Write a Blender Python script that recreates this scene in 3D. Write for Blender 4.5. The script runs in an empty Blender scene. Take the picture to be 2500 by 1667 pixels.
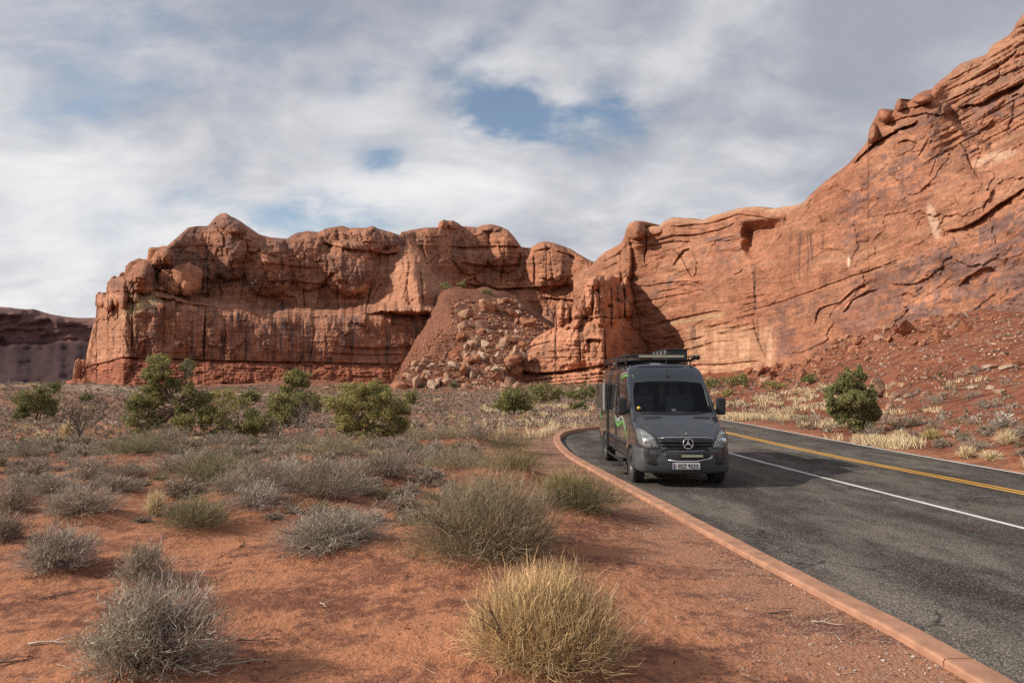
import bpy, bmesh, math, random
import numpy as np
from mathutils import Vector, Matrix
from mathutils.bvhtree import BVHTree
from mathutils.geometry import delaunay_2d_cdt

# ------------------------------------------------------------------ camera, sky, sun, exposure
SC = bpy.context.scene
COL = SC.collection
F, CX, CY, HZ, CH = 1667.0, 1250.0, 833.5, 934.0, 2.25      # focal length and centre in photo pixels, horizon row, eye height
PITCH = math.atan((HZ - CY) / F)
cam = bpy.data.cameras.new('camera'); cam_o = bpy.data.objects.new('camera', cam); COL.objects.link(cam_o)
cam.sensor_width = 36.0; cam.lens = 24.0; cam.clip_start = 0.1; cam.clip_end = 20000
cam_o.location = (0, 0, CH); cam_o.rotation_euler = (math.pi / 2 + PITCH, 0, 0)
SC.camera = cam_o
TO_SUN = Vector((-1.0, -0.17, 0.0)).normalized() * math.cos(math.radians(32)) + Vector((0, 0, math.sin(math.radians(32))))
sun = bpy.data.lights.new('sun', 'SUN'); sun.energy = 5.0; sun.angle = math.radians(0.6); sun.color = (1.0, 0.91, 0.79)
sun_o = bpy.data.objects.new('sun', sun); COL.objects.link(sun_o)
sun_o.rotation_euler = TO_SUN.to_track_quat('Z', 'Y').to_euler(); sun_o.location = (-60, -20, 60)
SC.view_settings.view_transform = 'Standard'; SC.view_settings.look = 'None'
SC.view_settings.exposure = 0.0; SC.view_settings.gamma = 1.0; SC.view_settings.use_curve_mapping = False
SC.cycles.max_bounces = 6; SC.cycles.diffuse_bounces = 2; SC.cycles.glossy_bounces = 3; SC.cycles.transmission_bounces = 4
SC.cycles.use_adaptive_sampling = True; SC.cycles.adaptive_threshold = 0.01; SC.cycles.use_denoising = False
SC.cycles.transparent_max_bounces = 6; SC.cycles.caustics_reflective = False; SC.cycles.caustics_refractive = False


class NT:
    """Small helper to write node graphs."""
    def __init__(self, tree):
        self.t = tree; self.n = tree.nodes; self.l = tree.links

    def put(self, sock, v):
        if isinstance(v, bpy.types.NodeSocket): self.l.new(v, sock)
        elif isinstance(v, (tuple, list)) and len(v) == 3 and sock.type == 'RGBA': sock.default_value = (*v, 1)
        else: sock.default_value = v

    def node(self, kind, ins=None, **kw):
        nd = self.n.new(kind)
        for k, v in kw.items(): setattr(nd, k, v)
        for k, v in (ins or {}).items(): self.put(nd.inputs[k], v)
        return nd

    def math(self, op, a, b=0.0, c=None, clamp=False):
        nd = self.node('ShaderNodeMath', operation=op, use_clamp=clamp)
        self.put(nd.inputs[0], a); self.put(nd.inputs[1], b)
        if c is not None: self.put(nd.inputs[2], c)
        return nd.outputs[0]

    def vmath(self, op, a, b=(0, 0, 0)):
        nd = self.node('ShaderNodeVectorMath', operation=op)
        self.put(nd.inputs[0], a)
        if op == 'SCALE': self.put(nd.inputs[3], b)
        else: self.put(nd.inputs[1], b)
        return nd.outputs['Value'] if op in ('LENGTH', 'DISTANCE', 'DOT_PRODUCT') else nd.outputs['Vector']

    def mix(self, f, a, b, blend='MIX'):
        nd = self.node('ShaderNodeMix', data_type='RGBA', blend_type=blend)
        self.put(nd.inputs[0], f); self.put(nd.inputs[6], a); self.put(nd.inputs[7], b)
        return nd.outputs[2]

    def noise(self, vec, scale, detail=4, rough=0.55, dist=0.0, out=0):
        nd = self.node('ShaderNodeTexNoise', {'Scale': scale, 'Detail': detail, 'Roughness': rough, 'Distortion': dist})
        if vec is not None: self.put(nd.inputs['Vector'], vec)
        return nd.outputs[out]

    def ramp(self, f, lo, hi, a=0.0, b=1.0):
        nd = self.node('ShaderNodeMapRange', clamp=True, interpolation_type='SMOOTHSTEP')
        for i, v in enumerate((f, lo, hi, a, b)): self.put(nd.inputs[i], v)
        return nd.outputs[0]


def ray(px, py):
    """World direction through a photo pixel, scaled to one metre of forward distance."""
    px = np.asarray(px, float); py = np.asarray(py, float)
    x = (px - CX) / F; u = -(py - CY) / F
    fy = math.cos(PITCH) - u * math.sin(PITCH); fz = math.sin(PITCH) + u * math.cos(PITCH)
    return x / fy, fz / fy


def build_world():
    w = bpy.data.worlds.new('World'); SC.world = w; w.use_nodes = True
    t = NT(w.node_tree); t.n.clear()
    sky = t.node('ShaderNodeTexSky', sky_type='NISHITA', sun_disc=False)
    sky.sun_elevation = math.radians(32); sky.sun_rotation = math.atan2(TO_SUN.x, TO_SUN.y)
    sky.air_density = 1.0; sky.dust_density = 0.6; sky.ozone_density = 1.4
    d = t.node('ShaderNodeTexCoord').outputs['Generated']
    sep = t.node('ShaderNodeSeparateXYZ', {0: d}); z = t.math('MAXIMUM', sep.outputs[2], 0.0)
    k = t.math('DIVIDE', 1.0, t.math('ADD', z, 0.42))
    p = t.vmath('SCALE', d, k)                                     # the cloud deck seen as a flat layer overhead
    p = t.vmath('MULTIPLY', p, (1, 1, 0))
    big = t.noise(t.vmath('ADD', p, (3.1, 7.7, 0)), 1.9, 3, 0.5, 0.3)
    fine = t.noise(t.vmath('MULTIPLY', t.vmath('ADD', p, (1.3, 0.2, 0)), (1.0, 1.3, 1)), 7.0, 5, 0.58, 0.3)
    wisp = t.noise(t.vmath('MULTIPLY', t.vmath('ADD', p, (9.3, 4.2, 0)), (1.0, 1.5, 1)), 3.6, 5, 0.56, 0.5)
    cover = t.math('ADD', t.math('MULTIPLY', big, 0.55), t.math('MULTIPLY', fine, 0.35))
    cover = t.math('ADD', cover, t.math('MULTIPLY', wisp, 0.40))
    bright = 0.0
    def spot(px, py, rx, ry, wob):
        x, zz = ray(px, py); c = Vector((float(x), 1.0, float(zz))).normalized()
        df = t.vmath('MULTIPLY', t.vmath('SUBTRACT', d, tuple(c)), (1 / rx, 1 / rx, 1 / ry))
        r = t.math('ADD', t.vmath('LENGTH', df), t.math('MULTIPLY', t.math('SUBTRACT', fine, 0.5), wob))
        return t.ramp(r, -0.5, 1.6, 1.0, 0.0)
    # the gaps of blue sky between the clouds
    for (px, py, rx, ry, amt) in ((1215, 240, 0.075, 0.040, 0.46), (1325, 300, 0.11, 0.030, 0.80), (1150, 170, 0.10, 0.07, 0.36), (935, 395, 0.042, 0.024, 0.75), (720, 530, 0.15, 0.030, 0.66),
                                  (1430, 270, 0.09, 0.035, 0.34), (330, 110, 0.25, 0.09, 0.28), (60, 220, 0.14, 0.06, 0.14)):
        cover = t.math('SUBTRACT', cover, t.math('MULTIPLY', spot(px, py, rx, ry, 2.6), amt))
    for (px, py, rx, ry, amt) in ((1060, 440, 0.17, 0.07, 0.34), (420, 400, 0.28, 0.08, 0.22), (1450, 440, 0.16, 0.035, 0.16), (900, 190, 0.06, 0.09, 0.16), (200, 560, 0.25, 0.06, 0.10)):
        bright = t.math('ADD', bright, t.math('MULTIPLY', spot(px, py, rx, ry, 1.6), amt))
    mask = t.ramp(cover, -0.05, 0.68, 0.06, 1.0)
    lum = t.noise(t.vmath('ADD', p, (5.5, 2.1, 0)), 1.7, 4, 0.52, 0.4)
    lum = t.math('ADD', t.math('MULTIPLY', lum, 0.5), t.math('MULTIPLY', wisp, 0.5))
    low = t.ramp(z, 0.02, 0.50, 1.0, 0.0)                          # thicker, brighter cloud towards the horizon
    v = t.math('ADD', t.math('MULTIPLY', t.math('SUBTRACT', lum, 0.5), 1.5), t.math('MULTIPLY', low, 0.42))
    v = t.math('ADD', v, t.math('ADD', bright, t.math('MULTIPLY', t.math('SUBTRACT', fine, 0.5), 0.5)))
    v = t.ramp(v, -0.15, 0.75)
    cloud = t.mix(v, (3.75, 3.95, 4.6), (9.5, 9.45, 9.4))
    col = t.mix(mask, t.vmath('MULTIPLY', sky.outputs[0], (1.45, 1.4, 1.3)), cloud)
    bg = t.node('ShaderNodeBackground', {'Color': col, 'Strength': 0.10})
    out = t.node('ShaderNodeOutputWorld'); t.l.new(bg.outputs[0], out.inputs[0])


build_world()

# ------------------------------------------------------------------ numeric noise
def _h(ix, iy, iz, s):
    n = (ix * 374761393 + iy * 668265263 + iz * 2147483647 + s * 1274126177) & 0xFFFFFFFF
    n = ((n ^ (n >> 13)) * 1274126177) & 0xFFFFFFFF
    return ((n ^ (n >> 16)) & 0xFFFF) / 65535.0


def vn(x, y, z=None, s=0):
    """Value noise in 2-D or 3-D, about -1..1."""
    x = np.asarray(x, float); y = np.asarray(y, float)
    ix = np.floor(x).astype(np.int64); iy = np.floor(y).astype(np.int64)
    fx = x - ix; fy = y - iy
    fx = fx * fx * fx * (fx * (fx * 6 - 15) + 10); fy = fy * fy * fy * (fy * (fy * 6 - 15) + 10)
    def sl(iz):
        a = _h(ix, iy, iz, s); b = _h(ix + 1, iy, iz, s); c = _h(ix, iy + 1, iz, s); e = _h(ix + 1, iy + 1, iz, s)
        return (a + (b - a) * fx) * (1 - fy) + (c + (e - c) * fx) * fy
    if z is None: return sl(np.int64(0)) * 2 - 1
    z = np.asarray(z, float); iz = np.floor(z).astype(np.int64); fz = z - iz; fz = fz * fz * (3 - 2 * fz)
    return (sl(iz) * (1 - fz) + sl(iz + 1) * fz) * 2 - 1


def fbm(x, y, z=None, o=4, s=0, g=0.5):
    t = 0; a = 1.0; n = 0
    for i in range(o):
        t = t + a * vn(x, y, z, s + i * 17); n += a; a *= g
        x = x * 2.03 + 11.3; y = y * 2.03 + 5.7
        if z is not None: z = z * 2.03 + 3.1
    return t / n


def cells(x, y, s=0, warp=.35):
    """Random value per irregular cell, and distance to the nearest cell edge."""
    x, y = x + warp * fbm(x * 1.7, y * 1.7, o=3, s=s + 40), y + warp * fbm(x * 1.7 + 9, y * 1.7, o=3, s=s + 50)
    ix = np.floor(x).astype(np.int64); iy = np.floor(y).astype(np.int64); z = np.int64(0)
    f1 = np.full(x.shape, 9.0); f2 = np.full(x.shape, 9.0); v = np.zeros(x.shape)
    for i in (-1, 0, 1):
        for j in (-1, 0, 1):
            a = ix + i; b = iy + j
            d = np.hypot(a + .1 + .8 * _h(a, b, z, s) - x, b + .1 + .8 * _h(a, b, z, s + 1) - y); m = d < f1
            f2 = np.where(m, f1, np.minimum(f2, d)); v = np.where(m, _h(a, b, z, s + 2), v); f1 = np.where(m, d, f1)
    return v, f2 - f1


def ss(a, b, x):
    t = np.clip((x - a) / (b - a), 0, 1); return t * t * (3 - 2 * t)


def lerp(a, b, t): return a + (b - a) * t
def ip(x, pts): return np.interp(x, [p[0] for p in pts], [p[1] for p in pts])


# ------------------------------------------------------------------ mesh helpers
def link(o, parent=None):
    COL.objects.link(o)
    if parent is not None: o.parent = parent
    return o


def tag(o, label=None, cat=None, group=None, kind=None):
    for k, v in (('label', label), ('category', cat), ('group', group), ('kind', kind)):
        if v: o[k] = v
    return o


def mesh_np(name, co, quads=None, tris=None, mat=None, col=None, smooth=True, extra=None):
    me = bpy.data.meshes.new(name)
    co = np.asarray(co, np.float32).reshape(-1, 3)
    me.vertices.add(len(co)); me.vertices.foreach_set('co', co.ravel())
    nq = 0 if quads is None else len(quads); nt = 0 if tris is None else len(tris)
    idx = np.concatenate([np.asarray(a, np.int32).ravel() for a in (quads, tris) if a is not None])
    start = np.concatenate([np.arange(nq) * 4, nq * 4 + np.arange(nt) * 3]).astype(np.int32)
    tot = np.concatenate([np.full(nq, 4), np.full(nt, 3)]).astype(np.int32)
    me.loops.add(len(idx)); me.loops.foreach_set('vertex_index', idx)
    me.polygons.add(nq + nt); me.polygons.foreach_set('loop_start', start); me.polygons.foreach_set('loop_total', tot)
    me.polygons.foreach_set('use_smooth', np.full(nq + nt, bool(smooth)))
    if col is not None:
        a = me.color_attributes.new('col', 'FLOAT_COLOR', 'POINT')
        c = np.ones((len(co), 4), np.float32); c[:, :3] = np.asarray(col, np.float32).reshape(-1, 3)
        a.data.foreach_set('color', c.ravel())
    for k, v in (extra or {}).items():
        a = me.attributes.new(k, 'FLOAT', 'POINT'); a.data.foreach_set('value', np.asarray(v, np.float32).ravel())
    me.update(calc_edges=True)
    if mat is not None: me.materials.append(mat)
    return me


def grid_quads(nr, nc):
    i = np.arange(nr - 1)[:, None] * nc + np.arange(nc - 1)[None, :]
    return np.stack([i, i + 1, i + nc + 1, i + nc], -1).reshape(-1, 4)


def obj(name, me, parent=None, loc=None, rot=None, scale=None):
    o = bpy.data.objects.new(name, me); link(o, parent)
    if loc is not None: o.location = loc
    if rot is not None: o.rotation_euler = rot
    if scale is not None: o.scale = scale
    return o


def empty(name, loc=(0, 0, 0), rot=(0, 0, 0)):
    o = bpy.data.objects.new(name, None); link(o); o.location = loc; o.rotation_euler = rot; o.empty_display_size = 0.2
    return o


# ------------------------------------------------------------------ materials
MATS = {}


def base_mat(name):
    m = bpy.data.materials.new(name); m.use_nodes = True; MATS[name] = m
    t = NT(m.node_tree); b = m.node_tree.nodes['Principled BSDF']
    return m, t, b


def plain(name, colr, rough=0.5, metal=0.0, coat=0.0, var=0.12, nscale=6.0, bump=0.0, spec=0.5, bscale=60.0):
    m, t, b = base_mat(name)
    pos = t.node('ShaderNodeTexCoord').outputs['Object']
    n = t.noise(pos, nscale, 5, 0.6)
    k = t.ramp(n, 0.25, 0.75, 1 - var, 1 + var)
    c = t.vmath('SCALE', colr, k)
    t.put(b.inputs['Base Color'], c)
    r = t.ramp(t.noise(pos, nscale * 2.3, 4), 0.25, 0.75, max(rough - 0.08, 0.02), min(rough + 0.1, 1))
    t.put(b.inputs['Roughness'], r)
    b.inputs['Metallic'].default_value = metal; b.inputs['Coat Weight'].default_value = coat; b.inputs['Coat Roughness'].default_value = 0.12
    b.inputs['Specular IOR Level'].default_value = spec
    if bump:
        bn = t.node('ShaderNodeBump', {'Strength': 1.0, 'Distance': bump, 'Height': t.noise(pos, bscale, 4)})
        t.put(b.inputs['Normal'], bn.outputs[0])
    return m


def attr_mat(name, rough=0.85, var=0.25, nscale=3.0, bump=0.0, bscale=20.0, spec=0.2, trans=0.0, octx='Object'):
    m, t, b = base_mat(name)
    a = t.node('ShaderNodeAttribute', attribute_name='col').outputs['Color']
    pos = t.node('ShaderNodeTexCoord').outputs[octx]
    if var:
        n = t.ramp(t.noise(pos, nscale, 6, 0.62), 0.25, 0.75, 1 - var, 1 + var)
        a = t.vmath('SCALE', a, n)
    t.put(b.inputs['Base Color'], a); b.inputs['Roughness'].default_value = rough
    b.inputs['Specular IOR Level'].default_value = spec
    if bump:
        bn = t.node('ShaderNodeBump', {'Strength': 1.0, 'Distance': bump, 'Height': t.noise(pos, bscale, 5, 0.6)})
        t.put(b.inputs['Normal'], bn.outputs[0])
    if trans:
        tr = t.node('ShaderNodeBsdfTranslucent', {'Color': a})
        mx = t.node('ShaderNodeMixShader', {0: trans}); t.l.new(b.outputs[0], mx.inputs[1]); t.l.new(tr.outputs[0], mx.inputs[2])
        t.l.new(mx.outputs[0], t.n['Material Output'].inputs[0])
    return m


def rock_mat(name, sc=1.0):
    m, t, b = base_mat(name)
    a = t.node('ShaderNodeAttribute', attribute_name='col').outputs['Color']
    pos = t.node('ShaderNodeTexCoord').outputs['Object']
    bed = t.vmath('MULTIPLY', pos, (0.25, 0.25, 2.2))
    n1 = t.noise(pos, 0.35 * sc, 5, 0.62); n2 = t.noise(bed, 0.55 * sc, 5, 0.65, 0.4); n3 = t.noise(pos, 2.2 * sc, 3, 0.65)
    k = t.math('ADD', t.math('MULTIPLY', n1, 0.5), t.math('MULTIPLY', n2, 0.5))
    a = t.vmath('SCALE', a, t.ramp(k, 0.32, 0.68, 0.70, 1.26))
    a = t.vmath('SCALE', a, t.ramp(n3, 0.3, 0.7, 0.78, 1.18))
    t.put(b.inputs['Base Color'], a); b.inputs['Roughness'].default_value = 0.92; b.inputs['Specular IOR Level'].default_value = 0.12
    h = t.math('ADD', t.math('MULTIPLY', n2, 0.9), t.math('ADD', t.math('MULTIPLY', n1, 0.9), t.math('MULTIPLY', n3, 0.28)))
    bn = t.node('ShaderNodeBump', {'Strength': 0.6, 'Distance': 0.5 / sc, 'Height': h})
    t.put(b.inputs['Normal'], bn.outputs[0])
    return m


def sand_mat():
    m, t, b = base_mat('red_sand')
    a = t.node('ShaderNodeAttribute', attribute_name='col').outputs['Color']
    g = t.node('ShaderNodeAttribute', attribute_name='gravel').outputs['Fac']
    pos = t.node('ShaderNodeTexCoord').outputs['Object']
    st = t.vmath('MULTIPLY', pos, (0.55, 1.3, 1))
    patch = t.math('ADD', t.math('MULTIPLY', t.noise(st, 1.1, 5, 0.66, 0.3), 0.6), t.math('MULTIPLY', t.noise(pos, 7.0, 3, 0.7, 0.2), 0.4))
    crust = t.ramp(patch, 0.46, 0.57)
    a = t.mix(crust, a, t.vmath('MULTIPLY', a, (0.52, 0.50, 0.58)))
    grain = t.noise(pos, 160, 1, 0.7); mid = t.noise(pos, 26, 3, 0.68)
    a = t.vmath('SCALE', a, t.ramp(grain, 0.3, 0.7, 0.86, 1.14))
    a = t.vmath('SCALE', a, t.ramp(mid, 0.28, 0.72, 0.80, 1.16))
    vo = t.node('ShaderNodeTexVoronoi', {'Vector': pos, 'Scale': 38.0})
    peb = t.mix(t.node('ShaderNodeSeparateColor', {0: vo.outputs['Color']}).outputs[0], (0.22, 0.13, 0.09), (0.62, 0.47, 0.38))
    pm = t.math('MULTIPLY', t.ramp(t.noise(pos, 2.6, 5, 0.7), 0.38, 0.62, 0.15, 1.0), g)
    pm = t.math('MULTIPLY', pm, t.ramp(vo.outputs['Distance'], 0.28, 0.5, 1.0, 0.0))
    a = t.mix(t.math('MULTIPLY', pm, 0.85), a, peb)
    t.put(b.inputs['Base Color'], a); b.inputs['Roughness'].default_value = 0.95; b.inputs['Specular IOR Level'].default_value = 0.1
    h = t.math('ADD', t.math('MULTIPLY', mid, 0.030), t.math('MULTIPLY', grain, 0.003))
    h = t.math('ADD', h, t.math('MULTIPLY', patch, 0.05))
    h = t.math('SUBTRACT', h, t.math('MULTIPLY', t.math('MULTIPLY', vo.outputs['Distance'], pm), 0.02))
    bn = t.node('ShaderNodeBump', {'Strength': 1.0, 'Distance': 1.0, 'Height': h}); t.put(b.inputs['Normal'], bn.outputs[0])
    return m


def asphalt_mat():
    m, t, b = base_mat('asphalt')
    pos = t.node('ShaderNodeTexCoord').outputs['Object']
    lng = t.vmath('MULTIPLY', pos, (1.0, 0.42, 1))
    n1 = t.noise(lng, 0.55, 4, 0.62, 0.25); n2 = t.noise(lng, 2.4, 3, 0.65); ch = t.node('ShaderNodeTexVoronoi', {'Vector': pos, 'Scale': 75.0})
    chip = t.node('ShaderNodeSeparateColor', {0: ch.outputs['Color']}).outputs[0]
    base = t.mix(t.ramp(t.math('ADD', t.math('MULTIPLY', n1, 0.65), t.math('MULTIPLY', n2, 0.35)), 0.40, 0.62), (0.058, 0.051, 0.045), (0.150, 0.132, 0.112))
    base = t.vmath('SCALE', base, t.ramp(chip, 0.0, 1.0, 0.55, 1.45))
    sp = t.ramp(chip, 0.90, 0.97); base = t.mix(t.math('MULTIPLY', sp, 0.75), base, (0.36, 0.31, 0.27))
    xx = t.node('ShaderNodeSeparateXYZ', {0: pos}).outputs[0]
    trk = t.math('SINE', t.math('MULTIPLY', t.math('ADD', xx, t.math('MULTIPLY', n1, 0.6)), 3.4)); base = t.vmath('SCALE', base, t.ramp(trk, -1.0, 1.0, 0.84, 1.12))
    ck = t.node('ShaderNodeTexVoronoi', {'Vector': t.vmath('ADD', pos, t.vmath('SCALE', t.noise(pos, 0.8, 4, 0.6, out=1), 1.6)), 'Scale': 0.42}, feature='DISTANCE_TO_EDGE').outputs[0]
    crk = t.math('MULTIPLY', t.ramp(ck, 0.004, 0.012, 1.0, 0.0), t.ramp(t.noise(pos, 0.35, 2), 0.52, 0.60)); base = t.mix(t.math('MULTIPLY', crk, 0.7), base, (0.02, 0.018, 0.017))
    grit = t.noise(pos, 30, 2, 0.8); base = t.vmath('SCALE', base, t.ramp(grit, 0.3, 0.7, 0.75, 1.25))
    dust = t.math('MULTIPLY', t.ramp(t.noise(pos, 0.9, 4, 0.7), 0.60, 0.78), 0.25)
    base = t.mix(dust, base, (0.25, 0.11, 0.06))
    t.put(b.inputs['Base Color'], base); b.inputs['Roughness'].default_value = 0.9; b.inputs['Specular IOR Level'].default_value = 0.15
    h = t.math('SUBTRACT', t.math('MULTIPLY', grit, 0.5), ch.outputs['Distance'])
    bn = t.node('ShaderNodeBump', {'Strength': 0.8, 'Distance': 0.010, 'Height': h}); t.put(b.inputs['Normal'], bn.outputs[0])
    return m


def paint_mat(name, colr):
    m, t, b = base_mat(name)
    pos = t.node('ShaderNodeTexCoord').outputs['Object']
    n = t.noise(pos, 24, 6, 0.75); n2 = t.noise(pos, 1.4, 4)
    c = t.mix(t.ramp(n, 0.30, 0.46), (0.10, 0.09, 0.08), colr)
    c = t.vmath('SCALE', c, t.ramp(n2, 0.3, 0.7, 0.85, 1.08))
    t.put(b.inputs['Base Color'], c); b.inputs['Roughness'].default_value = 0.75
    return m


M_ROCK = rock_mat('sandstone'); M_BOULDER = rock_mat('boulder_sandstone', 2.5)
M_SAND = sand_mat(); M_ASPH = asphalt_mat()
M_KERB = plain('kerb_concrete', (0.40, 0.212, 0.137), 0.85, var=0.22, nscale=5.0, bump=0.004, bscale=50, spec=0.2)

# ------------------------------------------------------------------ plan of the road
K = CH
KERB = [(-30 * K, 1.75 * K), (-6 * K, 1.62 * K), (0, 1.57 * K), (2.27 * K, 1.525 * K), (3.0 * K, 1.45 * K), (4.0 * K, 1.32 * K), (5.48 * K, 1.155 * K), (7.0 * K, .975 * K), (8.73 * K, .785 * K),
        (9.8 * K, .735 * K), (10.75 * K, .73 * K), (11.6 * K, .76 * K), (12.4 * K, .83 * K), (13.2 * K, .98 * K), (13.8 * K, 1.2 * K), (14.4 * K, 1.5 * K), (15.0 * K, 1.95 * K), (15.7 * K, 2.45 * K), (17 * K, 2.85 * K), (19 * K, 3.0 * K), (25 * K, 3.1 * K)]
ROAD_R = [(-70, 13.4), (0, 13.05), (17, 12.9), (30, 12.85), (45, 13.1), (60, 13.6), (80, 17.5), (100, 23.5), (130, 34)]
ROAD_L = [(-70, 3.9), (34, 3.0), (38, 6.4), (50, 6.9), (60, 7.3), (80, 10.8), (100, 16.5), (130, 27)]
WHITE_NEAR = [(-70, 9.2), (0, 8.85), (5, 8.4), (10.5, 7.95), (17.3, 7.31), (21.9, 7.0), (30, 6.95), (45, 7.05), (58, 7.4)]
YELLOW = [(-70, 11.2), (0, 10.95), (8, 10.72), (14, 10.45), (21.5, 9.85), (31, 9.72), (45, 9.95), (60, 10.5)]
WHITE_FAR = [(-70, 13.1), (0, 12.75), (17, 12.62), (25, 12.58), (42, 12.85), (58, 13.2)]


def smooth_pts(pts, n=8):
    out = []
    P = [np.array(p, float) for p in pts]
    for i in range(len(P) - 1):
        a = P[max(i - 1, 0)]; b = P[i]; c = P[i + 1]; d = P[min(i + 2, len(P) - 1)]
        for k in range(n):
            t = k / n
            out.append(0.5 * (2 * b + (c - a) * t + (2 * a - 5 * b + 4 * c - d) * t * t + (3 * b - 3 * c + d - a) * t ** 3))
    out.append(P[-1]); return np.array(out)


KERB_S = smooth_pts(KERB)                                       # columns: distance ahead, sideways
_kd, _kx = KERB_S[:, 0], KERB_S[:, 1]


def kerb_x(y):
    return np.interp(y, _kd, _kx)


def road_left(y):
    return np.where(y < 34, kerb_x(y), np.maximum(ip(y, ROAD_L), np.where(y < 54, kerb_x(y), -1e9)))


# ------------------------------------------------------------------ terrain height
def at(px, py, d):
    x, z = ray(px, py); return np.array([x * d, d, CH + z * d])


CTRL = []
for x in (-60, -35, -20, -8, 0, 5):
    for y in (-40, -10, 3, 9, 16, 26, 40): CTRL.append((x, y, 0.08))
for x in (-45, -25, -8, 4): CTRL.append((x, 60, 0.12))
for x in (-38, -18, 0, 10): CTRL.append((x, 85, 0.35))
CTRL += [(8, 40, .05), (14, -40, 0), (14, -10, 0), (14, 6, 0), (8, 60, .03), (14, 15, 0), (30, -40, 2.0), (30, -10, 2.0), (30, 8, 2.0), (60, -20, 9), (60, 20, 9)]
for p in ((2500, 1145, 17.8), (2500, 1090, 19.9), (2500, 1040, 23.2), (2500, 1000, 27), (2500, 955, 34), (2500, 905, 41), (2500, 860, 48), (2500, 800, 59), (2500, 765, 65),
          (2800, 1050, 18), (2800, 900, 32), (2800, 780, 50),
          (2350, 1100, 22.5), (2350, 1050, 27), (2350, 1000, 32.5), (2350, 955, 40), (2350, 905, 48), (2350, 860, 55), (2350, 800, 66), (2350, 770, 70),
          (2200, 1070, 27), (2200, 1030, 34), (2200, 995, 41), (2200, 955, 49), (2200, 900, 57), (2200, 850, 67), (2200, 805, 77),
          (2050, 1050, 32.0), (2050, 1010, 43), (2050, 970, 56), (2050, 930, 68), (2050, 880, 80), (2050, 835, 91),
          (1900, 1023, 42.5), (1900, 985, 64), (1900, 950, 86), (1900, 920, 104), (1900, 893, 112),
          (1765, 1001, 55), (1765, 965, 92), (1765, 940, 116), (1765, 915, 132), (1600, 960, 112), (1600, 930, 140),
          (1450, 962, 112), (1450, 940, 140), (1300, 955, 118), (1300, 938, 140), (1150, 953, 122), (1000, 952, 126), (1000, 938, 165), (800, 950, 140), (800, 932, 170), (740, 925, 182), (620, 938, 175), (560, 948, 150),
          (860, 938, 178), (450, 956, 95), (330, 948, 88), (200, 940, 88), (100, 938, 86), (0, 938, 84), (-150, 938, 82), (-500, 940, 80), (300, 975, 66), (100, 965, 66), (0, 965, 64), (-200, 965, 62), (500, 985, 60),
          (180, 952, 150), (330, 946, 200), (200, 946, 235), (500, 944, 205), (900, 944, 215), (1400, 935, 160), (1500, 935, 165)):
    CTRL.append(tuple(at(*p)))
for p in ((-140, 160, -6), (-220, 220, -16), (-200, 320, -16), (-60, 330, 2), (60, 330, 8), (0, 260, 6), (-30, 245, 5), (90, 150, 14), (80, 80, 13)): CTRL.append(p)
CTRL = np.array(CTRL, float)
_C2 = 5.0 ** 2


def _phi(x, y):
    dx = x[..., None] - CTRL[:, 0]; dy = y[..., None] - CTRL[:, 1]
    return np.sqrt(dx * dx + dy * dy + _C2)


_A = _phi(CTRL[:, 0], CTRL[:, 1]); _n = len(CTRL)
_M = np.zeros((_n + 1, _n + 1)); _M[:_n, :_n] = _A + np.eye(_n) * -0.15; _M[:_n, _n] = 1; _M[_n, :_n] = 1
_W = np.linalg.solve(_M, np.append(CTRL[:, 2], 0))


def rbf(x, y):
    x = np.asarray(x, float); y = np.asarray(y, float); sh = x.shape
    x = x.ravel(); y = y.ravel(); out = np.empty(x.size)
    for i in range(0, x.size, 20000): out[i:i + 20000] = _phi(x[i:i + 20000], y[i:i + 20000]) @ _W[:-1] + _W[-1]
    return out.reshape(sh)


_GX = np.arange(-420.0, 141.0, 1.5); _GY = np.arange(-90.0, 421.0, 1.5)
_GRID = rbf(*np.meshgrid(_GX, _GY, indexing='ij'))
_rbf_exact = rbf


def rbf(x, y):
    x = np.asarray(x, float); y = np.asarray(y, float)
    fx = np.clip((x - _GX[0]) / 1.5, 0, len(_GX) - 1.001); fy = np.clip((y - _GY[0]) / 1.5, 0, len(_GY) - 1.001)
    i = fx.astype(int); j = fy.astype(int); a = fx - i; b = fy - j
    return (_GRID[i, j] * (1 - a) + _GRID[i + 1, j] * a) * (1 - b) + (_GRID[i, j + 1] * (1 - a) + _GRID[i + 1, j + 1] * a) * b


TAL_A = at(1128, 705, 218)                                      # head of the middle rockfall


def talus(x, y):
    """Height of the rockfall ramp in the middle distance (over the plain)."""
    t = np.clip((TAL_A[1] + 6 - y) / 92.0, -0.10, 1.0)            # 0 at the head, 1 at the toe
    w = 1.6 * fbm(y * .10, x * .05, o=3, s=14)
    xl = ip(y, [(120, -25), (132, -24.5), (150, -22.5), (165, -18.8), (190, -16.5), (210, -21), (262, -24)]) + w
    xr = ip(y, [(120, -5), (132, -3.0), (150, -0.5), (170, 4.5), (190, 9.5), (210, 18), (262, 26)]) + w * .6
    h = TAL_A[2] * (1 - np.clip(t, -.10, 1)) ** 1.05
    mid = .5 * (xl + xr); half = .5 * (xr - xl)
    h = h * (1 - .42 * ss(-.5, 1.1, (x - mid) / half) * ss(.75, .0, t)) * (1 + .05 * fbm(x * .12, y * .12, o=3, s=15))
    h = h - 1.5 * np.maximum(xl - x, 0) - 5.0 * np.maximum(x - xr, 0)
    f = np.where((y > 120) & (y < 262), 1.0, 0.0)
    return f * np.maximum(h, 0)


MOUNDS = []                                                     # (x, y, radius, height) of the sand heaped under shrubs


def road_z(y): return np.where(y < 55, 0.0, 0.0)


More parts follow.
